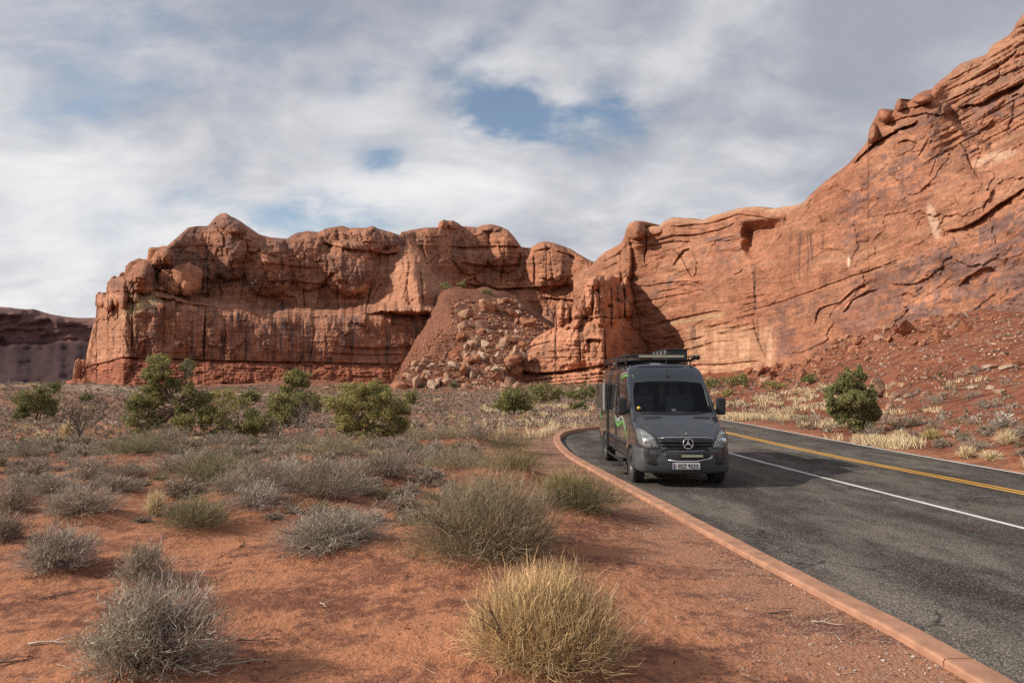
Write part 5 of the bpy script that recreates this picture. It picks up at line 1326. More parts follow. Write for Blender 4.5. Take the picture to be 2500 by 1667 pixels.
    rock_stuff('pebbles', np.column_stack([x, y, gz(x, y) + s * .15]), s, [(PALE, (.42, .36, .32), BUFFR, (.30, .16, .11))[i] for i in nr.integers(0, 4, len(x))], 'scattered pale pebbles along the kerb', 9)
    x = nr.uniform(-5, 3.4, 500); y = nr.uniform(5, 11, 500); s = .006 + .02 * nr.random(500) ** 3
    rock_stuff('pebbles', np.column_stack([x, y, gz(x, y) + s * .1]), s, [((.30, .14, .09), (.5, .38, .3))[i] for i in nr.integers(0, 2, 500)], 'few small stones on the open sand', 10)


# ------------------------------------------------------------------ shrubs made of many thin twigs
M_TWIG = attr_mat('twigs', .9, .0, spec=.12, trans=.12)
M_LEAF = attr_mat('juniper_leaves', .8, .0, spec=.15, trans=.30)
M_BARK = attr_mat('juniper_bark', .95, .25, 9.0, .01, 30)


def ribbons(P, w, C, rng, two=True):
    """P: (n, k, 3) centre lines, w: (n, k) widths, C: (n, k, 3) colours -> vertices, quads, colours."""
    n, k, _ = P.shape
    d = P[:, -1] - P[:, 0]; r = rng.normal(size=(n, 3)); sd = np.cross(d, r); sd /= np.linalg.norm(sd, axis=1)[:, None] + 1e-9
    off = sd[:, None, :] * (w * .5)[:, :, None]
    V = np.stack([P - off, P + off], 2).reshape(-1, 3); CC = np.repeat(C, 2, 1).reshape(-1, 3)
    b = (np.arange(n) * k * 2)[:, None] + (np.arange(k - 1) * 2)[None, :]
    Q = np.stack([b, b + 1, b + 3, b + 2], -1).reshape(-1, 4)
    return V, Q, CC


def hemi(rng, n, spread=1.0, low=-.12):
    a = rng.uniform(0, 2 * np.pi, n); c = rng.uniform(low, 1, n) ** 1.0; s = np.sqrt(np.clip(1 - c * c, 0, 1)) * spread
    return np.stack([s * np.cos(a), s * np.sin(a), c], 1)


PAL = {'grey': [(.43, .362, .295), (.33, .275, .225), (.51, .44, .365), (.25, .197, .160)], 'green': [(.30, .285, .165), (.24, .235, .130), (.37, .335, .21), (.20, .17, .11)], 'olive': [(.38, .330, .215), (.45, .375, .25), (.30, .275, .17), (.25, .195, .14)],
       'gold': [(.84, .62, .35), (.74, .51, .26), (.90, .70, .44), (.58, .39, .21)], 'silver': [(.48, .43, .372), (.37, .32, .268), (.58, .53, .472), (.28, .227, .185)], 'straw': [(.74, .60, .38), (.66, .50, .29), (.82, .69, .47), (.54, .40, .24)],
       'yellow': [(.52, .45, .19), (.44, .37, .15), (.58, .46, .20), (.28, .23, .12)], 'dark': [(.17, .175, .085), (.13, .135, .07), (.23, .21, .11), (.16, .12, .085)]}


def shrub_mesh(kind, style, n, tw, seed, name='desert_shrub', k=3):
    """Unit shrub: half a metre radius, one metre high before scaling."""
    rng = np.random.default_rng(seed); pal = np.array(PAL[kind])
    gi_all = None
    lump = lambda d: 1 + .26 * fbm(d[:, 0] * 2.2 + seed, d[:, 1] * 2.2, d[:, 2] * 2.2, o=2, s=seed)
    if style == 'tuft':
        d = hemi(rng, n, 1, .25); st = rng.normal(0, .09, (n, 3)); st[:, 2] = 0
        L = rng.uniform(.55, 1.05, n); tip = st + d * np.array([.55, .55, 1.0]) * L[:, None]; mid = st + (tip - st) * .5 + np.array([0, 0, .10]) * L[:, None]
        tip[:, 2] -= .12 * rng.random(n); P = np.stack([st, mid, tip], 1)
    elif style == 'broom':                                     # long stalks fanning out of the base
        d = hemi(rng, n, 1, .02); lu = lump(d); e = np.array([.60, .60, 1.0]) * lu[:, None]
        ks = 5; cen = rng.normal(0, .10, (ks, 3)) * [1, 1, 0]; gi = rng.integers(0, ks, n); e = e * rng.uniform(.72, 1.0, ks)[gi][:, None]; st = cen[gi] + d * e * rng.uniform(.05, .70, n)[:, None] ** .8 + rng.normal(0, .04, (n, 3)) * [1, 1, .3]; st[:, 2] = np.abs(st[:, 2]); gi_all = gi
        up = np.array([0, 0, 1.0]); dirn = d * np.array([.75, .75, 1]) + up * .28 + rng.normal(0, .40, (n, 3)); dirn /= np.linalg.norm(dirn, axis=1)[:, None]
        L = rng.uniform(.06, .25, n) * (1.35 if kind == 'gold' else 1); tip = st + dirn * L[:, None] * np.array([.62, .62, 1.0]); mid = (st + tip) * .5 + rng.normal(0, .018, (n, 3)); P = np.stack([st, mid, tip], 1)
    else:                                                      # 'twig': intricate branching cushion
        ks = rng.integers(3, 6); cen = np.zeros((ks, 3)); ang = rng.uniform(0, 6.28) + np.arange(ks) * 6.283 / ks + rng.normal(0, .4, ks); cr = rng.uniform(.06, .24, ks); cen[:, 0] = np.cos(ang) * cr; cen[:, 1] = np.sin(ang) * cr; rad = rng.uniform(.30, .44, ks) ; hh = rng.uniform(.55, 1.0, ks); hh[0] = 1.0
        nb = max(10 if n >= 300 else 4, n // 13); gi = rng.integers(0, ks, nb); d = hemi(rng, nb, 1, -.05); lu = (1 + .34 * fbm(d[:, 0] * 3 + seed, d[:, 1] * 3, d[:, 2] * 3 + gi, o=2, s=seed))[:, None]
        org = cen[gi] * .35; ends = cen[gi] + d * np.stack([rad[gi], rad[gi], hh[gi] * .92], 1) * lu * rng.uniform(.75, 1.08, nb)[:, None]
        bi = rng.integers(0, nb, n); t = rng.uniform(.30, 1.0, n) ** .65; rad_d = ends - org; rad_d /= np.linalg.norm(rad_d, axis=1)[:, None]
        st = org[bi] + (ends - org)[bi] * t[:, None] + rng.normal(0, .022, (n, 3)); dirn = rad_d[bi] + rng.normal(0, .64, (n, 3)) + np.array([0, 0, .18]); dirn /= np.linalg.norm(dirn, axis=1)[:, None]
        L = rng.uniform(.05, .20, n); tip = st + dirn * L[:, None] * np.array([.7, .7, 1.0]); mid = (st + tip) * .5 + rng.normal(0, .012, (n, 3)); P = np.stack([st, mid, tip], 1)
        gi_all = np.concatenate([gi[bi], gi])
        m = np.stack([org, (org + ends) * .5 + rng.normal(0, .03, (nb, 3)), ends], 1); P = np.concatenate([P, m])
    P[:, :, 2] = np.maximum(P[:, :, 2], -.02)
    if k == 2: P = P[:, [0, 2]]
    m = len(P); c = pal[rng.choice(4, m, p=[.4, .25, .2, .15])] * rng.uniform(.8, 1.2, m)[:, None]
    if gi_all is not None:
        lt = rng.uniform(.72, 1.18, (8, 1)) * np.array([1.03, 1.0, .96]) * (1 + rng.normal(0, .02, (8, 3))); c = c * lt[gi_all]
        br = rng.random(m) < (.14 if n >= 300 else .03); c[br] = np.array([.20, .13, .09]) * rng.uniform(.7, 1.3, br.sum())[:, None]
    kk = P.shape[1]; C = np.repeat(c[:, None, :], kk, 1)
    if n < 300: C = C * .45 + C.mean(0) * .55
    if kind in ('gold', 'yellow'): C[:, 0] *= np.array([.62, .62, .7]); C[:, 0] = C[:, 0] * .6 + np.array([.18, .12, .06]) * .4
    w = tw * rng.uniform(.6, 1.35, m)[:, None] * np.array([1.0, .85, .35] if kk == 3 else [1.0, .5])[None, :]
    V, Q, CC = ribbons(P, w, C, rng)
    return mesh_np(name, V, Q, mat=M_TWIG, col=CC, smooth=False)


def bare_mesh(seed, n0=9, depth=4, tw=.012, tint=(.20, .165, .145), name='dead_shrub', spread=.9):
    rng = np.random.default_rng(seed); segs = []
    def grow(p, d, L, r, lv):
        q = p + d * L; m = (p + q) / 2 + rng.normal(0, .06 * L, 3); segs.append((p, m, q, r))
        if lv == 0: return
        for _ in range(rng.integers(2, 4)):
            e = d + rng.normal(0, .45, 3) + np.array([0, 0, .08]); e /= np.linalg.norm(e); grow(m + (q - m) * rng.uniform(.2, 1), e, L * rng.uniform(.55, .85), r * .62, lv - 1)
    for i in range(n0):
        a = i * 6.283 / n0 + rng.uniform(-.3, .3); s = rng.uniform(.2, spread); d = np.array([math.cos(a) * s, math.sin(a) * s, 1.0]); d /= np.linalg.norm(d); grow(np.array([0, 0, 0.0]), d, rng.uniform(.28, .42), tw, depth)
    P = np.array([s[:3] for s in segs]); r = np.array([s[3] for s in segs])
    sc = np.array([.5 / np.percentile(np.abs(P[..., :2]), 98), .5 / np.percentile(np.abs(P[..., :2]), 98), 1 / np.percentile(P[..., 2], 99)]); P = P * sc
    C = np.repeat((np.array(tint) * rng.uniform(.75, 1.25, len(P))[:, None])[:, None, :], 3, 1); W = r[:, None] * np.array([1, .85, .65])[None, :]
    V, Q, CC = ribbons(P, W, C, rng); V2, Q2, C2 = ribbons(P, W, C, np.random.default_rng(seed + 1))
    return mesh_np(name, np.concatenate([V, V2]), np.concatenate([Q, Q2 + len(V)]), mat=M_TWIG, col=np.concatenate([CC, C2]), smooth=False)


# shrubs with a place of their own: base px, py, width, height, palette, style, label
SHRUBS = [
    (365, 1680, 345, 262, 'silver', 'twig', 'large silvery twig bush at the bottom left of the sand', 9500), (1190, 1400, 425, 305, 'olive', 'broom', 'biggest grey-green broom bush in the middle foreground', 21000), (1290, 1675, 410, 330, 'gold', 'broom', 'golden dry bush at the bottom centre, nearest the camera', 21000), (800, 1372, 305, 140, 'silver', 'twig', 'wide silver-grey bush left of the biggest bush', 8000),
    (1425, 1282, 200, 105, 'dark', 'broom', 'dark low bush by the kerb with yellow tops behind it', 4500), (1395, 1265, 150, 120, 'yellow', 'broom', 'yellow-green rabbitbrush rising behind the dark kerbside bush', 3500), (1265, 1180, 120, 75, 'yellow', 'broom', 'bush with orange-yellow tops behind the biggest bush', 2600), (472, 1302, 155, 108, 'green', 'broom', 'round olive-green dome bush on a sand mound', 5000), (500, 1195, 215, 105, 'green', 'broom', 'big olive bush with upright stems behind the green dome', 5500),
    (130, 1402, 140, 120, 'silver', 'twig', 'spiky purple-grey bush on a mound at the left', 4000), (350, 1436, 120, 115, 'grey', 'twig', 'leaning grey bush on a bare stem above the bottom-left bush', 3200), (195, 1274, 170, 78, 'grey', 'twig', 'wide low grey bush left of the green dome', 4000), (283, 1219, 108, 58, 'grey', 'twig', 'grey cushion bush behind the straw tuft', 2500),
    (125, 1226, 125, 58, 'grey', 'twig', 'grey cushion bush behind the wide low bush at left', 2500), (28, 1262, 105, 80, 'grey', 'twig', 'grey bush cut by the left edge, upper of two', 2500), (14, 1328, 95, 78, 'grey', 'twig', 'grey bush cut by the left edge, lower of two', 2500), (38, 1200, 80, 48, 'grey', 'twig', 'small grey bush above the two at the left edge', 1500), (98, 1152, 60, 42, 'grey', 'twig', 'small round grey bush far left in front of the pale rock', 1200),
    (160, 1137, 48, 34, 'grey', 'twig', 'small grey bush right of the small round one at far left', 900), (235, 1158, 105, 56, 'grey', 'twig', 'grey bush left of the greenish one, in front of it', 2000), (330, 1122, 145, 66, 'green', 'twig', 'greenish bush in front of the twisted juniper', 2600), (640, 1232, 160, 88, 'grey', 'twig', 'grey bush joining the wide pair, left half', 3500), (790, 1236, 190, 108, 'grey', 'twig', 'grey bush joining the wide pair, right half', 4500), (620, 1260, 145, 66, 'silver', 'twig', 'low silvery bush in front of the grey pair', 2800),
    (945, 1186, 115, 86, 'grey', 'twig', 'grey bush with straw stems left of the yucca', 2600), (1100, 1162, 135, 82, 'olive', 'broom', 'olive-grey bush right of the yucca', 3000), (1232, 1113, 118, 62, 'dark', 'broom', 'dark green bush at the tip of the gravel verge', 2600), (995, 1119, 70, 40, 'grey', 'twig', 'small dark-grey round bush on the sand strip', 1400), (815, 1126, 140, 62, 'olive', 'twig', 'wide olive-grey bush in front of the yellow-green juniper', 2600), (907, 1103, 55, 36, 'grey', 'twig', 'small grey bush right of the wide olive-grey one', 1000),
    (935, 1104, 34, 20, 'grey', 'twig', 'tiny grey bush beside the small grey one', 600), (1080, 1088, 150, 52, 'olive', 'twig', 'long low olive-grey bush before the dark log', 2400), (1225, 1178, 165, 66, 'olive', 'broom', 'pale feathery bush peeking over the biggest bush', 2600), (1170, 1090, 90, 50, 'grey', 'twig', 'grey bush left of the dark green verge bush', 1600), (740, 1095, 90, 42, 'grey', 'twig', 'grey bush below the dead grey shrub', 1500), (860, 1190, 130, 62, 'grey', 'twig', 'grey bush between the wide pair and the yucca', 2200), (700, 1120, 60, 30, 'grey', 'twig', 'low grey bush on the sand below the junipers', 1000), (450, 1135, 80, 38, 'grey', 'twig', 'low grey bush right of the greenish one', 1200), (560, 1100, 110, 46, 'grey', 'twig', 'grey bush below the middle juniper thicket', 1600), (400, 1095, 120, 52, 'grey', 'twig', 'grey bush at the foot of the twisted juniper', 1800),
    (560, 1232, 110, 58, 'grey', 'twig', 'grey bush between the big olive bush and the grey pair', 2200), (705, 1178, 120, 56, 'silver', 'twig', 'silvery bush behind the grey pair', 2000), (420, 1165, 120, 55, 'grey', 'twig', 'grey bush left behind the big olive bush', 2000), (60, 1128, 90, 44, 'grey', 'twig', 'grey bush at the left, before the dead branches', 1400), (300, 1178, 100, 50, 'grey', 'twig', 'grey bush right of the wide grey cushion at left', 1700), (1010, 1148, 90, 50, 'grey', 'twig', 'grey bush just behind the yucca', 1600),
    (2285, 990, 42, 30, 'grey', 'twig', 'lone grey bush high on the red bank below the slabs', 900), (2280, 1032, 44, 24, 'grey', 'twig', 'grey bush in the left pair on the red bank, upper', 800), (2288, 1050, 46, 24, 'grey', 'twig', 'grey bush in the left pair on the red bank, lower', 800), (2328, 1032, 40, 18, 'olive', 'twig', 'flat grey bush in the middle of the red bank', 700), (2376, 1042, 42, 28, 'grey', 'twig', 'round grey bush right of the flat one on the red bank', 900), (2450, 1042, 32, 24, 'grey', 'twig', 'small grey bush at the right end of the red bank', 700), (2405, 992, 48, 30, 'grey', 'twig', 'round grey bush below the broken slab', 900), (2375, 973, 60, 24, 'grey', 'twig', 'wide grey bush beside the small pale slab', 900),
    (2395, 1099, 86, 40, 'grey', 'twig', 'wide grey bush behind the straw tufts at the road edge', 1600), (2130, 1062, 56, 34, 'grey', 'twig', 'grey bush at the foot of the roadside juniper', 1100), (2237, 1072, 48, 30, 'grey', 'twig', 'grey bush beside the greenish straw clump', 900), (1995, 1037, 42, 22, 'grey', 'twig', 'small grey bush left of the roadside juniper', 800), (1952, 1032, 62, 25, 'olive', 'twig', 'olive bush in the straw left of the juniper', 1000), (1886, 1024, 48, 21, 'grey', 'twig', 'grey bush in the straw by the wing mirror', 800), (2165, 1032, 40, 26, 'grey', 'twig', 'grey bush in the shade right of the juniper', 800), (2206, 1030, 42, 27, 'grey', 'twig', 'second grey bush right of the juniper', 800), (2495, 1062, 40, 40, 'grey', 'twig', 'grey bush cut by the right edge', 900)]
TUFTS = [(378, 1262, 60, 80, 'straw', 'yellow straw tuft beside the green dome bush'), (2458, 1086, 64, 42, 'straw', 'big straw tuft at the right road edge'), (2360, 1118, 62, 36, 'straw', 'straw tuft left of the big one at the road edge'), (2422, 1124, 66, 30, 'straw', 'low straw tuft nearest the road at right'), (2275, 1076, 54, 34, 'yellow', 'greenish straw clump below the grey pair'), (2200, 1072, 60, 26, 'straw', 'straw tuft right of the juniper foot'), (165, 1062, 45, 45, 'straw', 'thin straw tuft before the dead branches at left')]
SCATTER = []                                                    # (x, y, width, height, palette) of the other shrubs


def plan_shrubs():
    """World positions first, so that the sand can be heaped under the near shrubs."""
    rng = np.random.default_rng(3); pos = []
    for s in SHRUBS + TUFTS:
        x, y = hit(s[0], s[1]); y2 = y + s[2] / F * y * .12; x2 = x * y2 / y; pos.append((x2, y2, s[2] / F * y2))
        if y < 30 and s in SHRUBS and x < 3: MOUNDS.append((x2, y2, s[2] / F * y2 * .75, min(.14, .10 * s[2] / F * y2) + .03))
    for (px, py) in ((590, 1345), (935, 1400), (1050, 1560), (200, 1530), (700, 1470), (560, 1180), (760, 1300)):
        x, y = hit(px, py); MOUNDS.append((x, y, .7, .05))
    cells = {}
    def ok(x, y, r):
        cx, cy = int(x // 2), int(y // 2)
        for i in range(cx - 2, cx + 3):
            for j in range(cy - 2, cy + 3):
                for (a, b, q) in cells.get((i, j), ()):
                    if (a - x) ** 2 + (b - y) ** 2 < (.5 * (q + r)) ** 2: return False
        return True
    def add(x, y, r): cells.setdefault((int(x // 2), int(y // 2)), []).append((x, y, r))
    for (x, y, w) in pos: add(x, y, w * 1.0)
    trees = [hit(t[0], t[1]) for t in TREES]
    for (x, y) in trees: add(x, y, .8)
    n = 70000; Y = 10.8 + (150 - 10.8) * rng.random(n) ** 1.4; X = (rng.random(n) * 2 - 1) * (.98 * Y + 2)
    keep = (X < np.where(Y < 56, road_left(Y) - .8, 999)) | (X > ip(Y, ROAD_R) + 1.2)
    keep &= ~((Y > 52) & (X > ROAD_L[-1][1] * 0 + road_left(Y) - 1.0) & (X < ip(Y, ROAD_R) + 1))
    X, Y = X[keep], Y[keep]
    op = fbm(X * .10, Y * .16, o=3, s=200); tl = talus(X, Y); zz = gz(X, Y, False); un = rng.random(len(X)); rp = rng.random(len(X)); dlr = X - ip(Y, ROAD_R)
    for i in range(len(X)):
        x, y = X[i], Y[i]
        right = x > 8 and dlr[i] > 0
        w = (.42 + .80 * rp[i] ** 1.3) * (1 + .008 * max(y - 25, 0))
        if right:
            pr = .5 if y > 62 else .10
            if zz[i] > 3.0: pr = .05
            if un[i] > pr: continue
        else:
            th = ip(y, [(10, .12), (12, .0), (14, -.32), (20, -.55), (35, -.8), (60, -.98)])
            if op[i] < th: continue
            if y < 12.5 and un[i] > .35: continue
            if -22 > x + 3 * op[i] and 74 < y < 112 and un[i] > .25: continue
            if x > kerb_x(y) - 2.8 and y < 33: continue
            if y > 112 and un[i] > .6: continue
        if tl[i] > .8 and un[i] > .06: continue
        q = (.72 if y > 45 else .62) if y > 20 else .85
        if not ok(x, y, w * q): continue
        add(x, y, w * q); g = rng.random()
        SCATTER.append((x, y, w, w * rng.uniform(.36, .52), 'grey' if g < .66 else 'olive' if g < .80 else 'silver' if g < .95 else 'straw' if g < .97 else 'green'))
    return pos


def build_shrubs(pos):
    rng = random.Random(11)
    for i, (s, (x, y, w)) in enumerate(zip(SHRUBS, pos)):
        n = int(s[7] * (1.0 if i < 4 else 1.25)); h = s[3] / F * y * (.80 if i < 4 else .98); w = w * (1.0 if i < 4 else 1.32)
        me = shrub_mesh(s[4], s[5], n, (.0050 + .00022 * y) / w * (.95 if s[5] == 'twig' else .60), 300 + i, k=3 if i < 5 else 2)
        nm = 'broom_bush' if s[5] == 'broom' else 'desert_shrub'
        o = obj(nm, me, None, (x, y, gz1(x, y) - .02), (0, 0, rng.uniform(0, 6.28)), (w, w, h)); tag(o, s[6], 'bush', 'desert shrubs')
        if i < 16:
            st = bare_mesh(900 + i, 7, 2, .02, (.17, .12, .09), 'stems', .8); obj('stems', st, o, None, None, (.8, .8, .62))
    for i, (s, (x, y, w)) in enumerate(zip(TUFTS, pos[len(SHRUBS):])):
        me = shrub_mesh(s[4], 'tuft', 500, .010 / w * (1 + y * .02), 700 + i, 'grass_tuft'); o = obj('grass_tuft', me, None, (x, y, gz1(x, y) - .01), (0, 0, rng.uniform(0, 6)), (w * .95, w * .95, s[3] / F * y)); tag(o, s[5], 'grass tuft', 'straw tufts')
    # the nearest of the others one by one, the far ones as one mass
    vis = [s for s in SCATTER if abs(s[0] / s[1]) < .76]; vis.sort(key=lambda s: s[1])
    ind, rest = vis[:300], vis[300:] + [s for s in SCATTER if abs(s[0] / s[1]) >= .76]
    lib = {k: [shrub_mesh(k, 'tuft' if k == 'straw' else 'twig', 1700, .017, 40 + j + 7 * len(k), k=2) for j in range(3)] for k in ('grey', 'olive', 'silver', 'straw', 'green')}
    Z = gz(np.array([s[0] for s in ind]), np.array([s[1] for s in ind])); word = {'grey': 'grey', 'olive': 'olive-grey', 'silver': 'silvery', 'straw': 'straw-coloured', 'green': 'green'}
    for s, z in zip(ind, Z):
        o = obj('desert_shrub', rng.choice(lib[s[4]]), None, (s[0], s[1], z - .02), (0, 0, rng.uniform(0, 6.28)), (s[2], s[2], s[3]))
        px = CX + s[0] / s[1] * F; big = 'wide' if s[2] > .85 else 'small'
        zone = 'on the bank right of the road' if s[0] > 8 else 'at the far left of the plain' if px < 250 else 'below the twisted juniper' if px < 560 else 'below the yellow-green juniper' if px < 960 else 'in the middle of the plain' if px < 1180 else 'near the gravel verge'
        near = 'foreground' if s[1] < 15 else 'midground' if s[1] < 20 else 'farther back'
        tag(o, 'low %s %s shrub %s, %s' % (big, word[s[4]], zone, near), 'bush', '%s %s shrubs %s, %s' % (big, word[s[4]], zone, near))
    protos = []
    for k in ('grey', 'grey', 'olive', 'silver', 'straw', 'green'):
        for j in range(2):
            for (nn, tw) in ((110, .060), (54, .10)):
                me = shrub_mesh(k, 'tuft' if k == 'straw' else 'twig', nn, tw, 80 + j + len(protos), k=2); co = np.empty(len(me.vertices) * 3, np.float32); me.vertices.foreach_get('co', co)
                q = np.empty(len(me.loops), np.int32); me.loops.foreach_get('vertex_index', q); c = np.empty(len(me.vertices) * 4, np.float32); me.color_attributes['col'].data.foreach_get('color', c)
                protos.append((k, nn, co.reshape(-1, 3), q.reshape(-1, 4), c.reshape(-1, 4)[:, :3])); bpy.data.meshes.remove(me)
    V = []; Q = []; C = []; o = 0; nr = np.random.default_rng(6)
    Z = gz(np.array([s[0] for s in rest]), np.array([s[1] for s in rest]))
    for s, z in zip(rest, Z):
        nn = 110 if s[1] < 42 else 54
        c = [p for p in protos if p[0] == s[4] and p[1] == nn]; p = c[nr.integers(len(c))]; a = nr.uniform(0, 6.28); ca, sa = math.cos(a), math.sin(a)
        co = p[2] * [s[2], s[2], s[3]]; co = np.stack([co[:, 0] * ca - co[:, 1] * sa + s[0], co[:, 0] * sa + co[:, 1] * ca + s[1], co[:, 2] + z - .03], 1)
        V.append(co); Q.append(p[3] + o); o += len(co); C.append(p[4] * nr.uniform(.8, 1.15))
    tag(obj('far_brush', mesh_np('far_brush', np.concatenate(V), np.concatenate(Q), mat=M_TWIG, col=np.concatenate(C), smooth=False)), 'grey sagebrush covering the plain up to the cliffs', kind='stuff')
    # straw grass along the far road edge and in the brush
    n = 2600; y = 12 + 62 * nr.random(n) ** 1.3; off = np.abs(nr.normal(0, 1.0, n)) * (1 + y * .035) + .12; x = ip(y, ROAD_R) + off
    m = (fbm(x * .35, y * .28, o=2, s=6) > -.05 + .12 * off) & (off < 1.2 + y * .09); x, y = x[m], y[m]
    k = nr.random(500); y2 = 34 + 50 * k; x2 = ip(y2, ROAD_R) + nr.uniform(.5, 16, 500); keep = fbm(x2 * .2, y2 * .2, o=2, s=8) > .0; x = np.append(x, x2[keep]); y = np.append(y, y2[keep])
    y3 = nr.uniform(26, 60, 260); x3 = kerb_x(y3) - nr.uniform(.4, 9, 260); keep = (fbm(x3 * .25, y3 * .25, o=2, s=12) > .05); x = np.append(x, x3[keep]); y = np.append(y, y3[keep])
    z = gz(x, y); T = []
    nb = 26; N = len(x); base = np.stack([x, y, z], 1)[:, None, :] + np.concatenate([nr.normal(0, .10, (N, nb, 2)) * (1 + .012 * y)[:, None, None], np.zeros((N, nb, 1))], 2)
    L = nr.uniform(.14, .36, (N, nb)); tip = base + np.stack([nr.normal(0, .09, (N, nb)), nr.normal(0, .09, (N, nb)), L], 2); P = np.stack([base, tip], 2).reshape(-1, 2, 3)
    pal = np.array(PAL['straw']); c = pal[nr.integers(0, 4, len(P))] * nr.uniform(.8, 1.1, len(P))[:, None]
    wd = (.006 + .0009 * P[:, 0, 1])[:, None] * np.array([1, .35])[None, :]
    V, Q, CC = ribbons(P, wd, np.repeat(c[:, None, :], 2, 1), nr)
    tag(obj('straw_grass', mesh_np('straw_grass', V, Q, mat=M_TWIG, col=CC, smooth=False)), 'dry straw grass along the far road edge', kind='stuff')
    # bare and odd plants
    for i, (px, py, w, h, tw, tint, lab) in enumerate(((205, 1347, 80, 76, .016, (.34, .30, .27), 'sparse bare silver twigs beside the spiky bush at left'), (430, 1444, 130, 88, .012, (.27, .23, .20), 'sparse bare branches behind the bottom-left bush'), (195, 1075, 165, 120, .016, (.15, .12, .105), 'tangle of dark dead branches at the left'), (745, 1080, 95, 115, .013, (.30, .265, .24), 'dead grey shrub standing before the junipers'),
                                                             (2310, 953, 90, 70, .016, (.14, .095, .075), 'dark dead bush on the right bank by the pale boulder'), (2225, 985, 60, 40, .014, (.30, .26, .23), 'bare grey shrub behind the broken ledge'), (1082, 1014, 52, 40, .018, (.12, .09, .07), 'dark half-dead shrub in the middle of the plain'), (590, 1348, 46, 42, .013, (.42, .22, .08), 'tiny plant with thin orange stems on the sand'), (18, 945, 50, 40, .02, (.34, .30, .28), 'bare pale shrub on the pale rock at far left'),
                                                             (660, 1080, 80, 60, .016, (.16, .13, .11), 'dark bare branches between the juniper thickets'), (1205, 1295, 10, 8, .02, (.2, .15, .1), ''))):
        if not lab: continue
        x, y = hit(px, py); s = w / F * y
        o = obj('dead_shrub', bare_mesh(60 + i, 11 if i in (2, 3, 9) else 7, 4, tw, tint), None, (x, y, gz1(x, y) - .02), (0, 0, i * 1.3), (s, s, h / F * y)); tag(o, lab, 'dead bush', 'dead shrubs')
    x, y = hit(1038, 1172); s = 62 / F * y; nr2 = np.random.default_rng(5); n = 60; d = hemi(nr2, n, 1, .15); P = np.stack([d * 0, d * [.45, .45, .9] * nr2.uniform(.7, 1.05, n)[:, None]], 1)
    V, Q, CC = ribbons(P, np.full((n, 2), .045) * [1, .2], np.repeat((np.array([.24, .24, .12]) * nr2.uniform(.8, 1.3, n)[:, None])[:, None], 2, 1), nr2); o = obj('yucca', mesh_np('yucca', V, Q, mat=M_TWIG, col=CC, smooth=False), None, (x, y, gz1(x, y)), None, (s, s, s * .85)); tag(o, 'small spiky yucca between the grey bushes', 'yucca')
    x, y = hit(594, 1350); tag(obj('weed', shrub_mesh('dark', 'twig', 200, .05, 3, 'weed'), None, (x, y, gz1(x, y)), None, (.16, .16, .09)), 'tiny green weed at the foot of the orange stems', 'weed')
    # twig litter and soil crumbs on the sand
    n = 2200; src = [p for p in pos[:40] if p[1] < 16]; x = np.zeros(n); y = np.zeros(n)
    for i in range(n):
        if i % 3: q = src[nr.integers(len(src))]; a = nr.uniform(0, 6.28); r = q[2] * (.45 + abs(nr.normal(0, .35))); x[i] = q[0] + math.cos(a) * r; y[i] = q[1] + math.sin(a) * r
        else: y[i] = 5 + 8 * nr.random() ** 1.3; x[i] = nr.uniform(-.75 * y[i], 3.0)
    m = (x < kerb_x(y) - .3) & (y > 4.6); x, y = x[m], y[m]; N = len(x); a = nr.uniform(0, 6.28, N); L = .02 + .10 * nr.random(N) ** 2.2
    A = np.stack([x, y, gz(x, y) + .006], 1); Bq = A + np.stack([np.cos(a) * L, np.sin(a) * L, .004 + .02 * nr.random(N)], 1); Bq[:, 2] = np.maximum(Bq[:, 2], gz(Bq[:, 0], Bq[:, 1]) + .004)
    c = np.array([(.30, .24, .19), (.42, .36, .30), (.16, .11, .085), (.50, .38, .24)])[nr.integers(0, 4, N)]; V, Q, CC = ribbons(np.stack([A, Bq], 1), (.0035 + .003 * nr.random(N))[:, None] * np.array([1, .6]), np.repeat(c[:, None], 2, 1), nr)
    tag(obj('twig_litter', mesh_np('twig_litter', V, Q, mat=M_TWIG, col=CC, smooth=False)), 'bits of dry twig littering the sand', kind='stuff')
    y = 5 + 9 * nr.random(3200) ** 1.4; x = nr.uniform(-.78, .5, 3200) * y; m = (fbm(x * 1.3, y * 1.5, o=3, s=33) > .12) & (x < kerb_x(y) - .4); x, y = x[m], y[m]; sz = .008 + .03 * nr.random(len(x)) ** 3
    rock_stuff('soil_crumbs', np.column_stack([x, y, gz(x, y) + sz * .1]), sz, [((.30, .125, .07), (.24, .10, .06))[i] for i in nr.integers(0, 2, len(x))], 'crumbs of dry red soil crust', 15)
    # fallen sticks on the sand
    for i, (px, py, L, a, tint, lab) in enumerate(((135, 1598, .42, .1, (.52, .45, .40), 'pale forked stick on the sand at the left'), (790, 1492, .16, -.9, (.46, .34, .24), 'short tan stick upright-leaning on the open sand'), (620, 1575, .30, .15, (.16, .10, .08), 'thin dark twig lying by the bush shadow'), (20, 1635, .40, .45, (.15, .10, .08), 'dark stick at the bottom left corner'), (560, 1655, .55, .35, (.42, .36, .32), 'bare grey twig lying right of the bottom-left bush'), (1015, 1215, .5, .4, (.50, .44, .40), 'bleached branch lying below the yucca'), (1905, 1500, .28, .25, (.14, .09, .07), 'dark twig on the gravel by the kerb'), (2020, 1525, .26, -.35, (.46, .36, .27), 'pale straw twig on the gravel by the kerb'), (145, 1450, .32, .7, (.2, .14, .11), 'curved twig below the spiky bush'))):
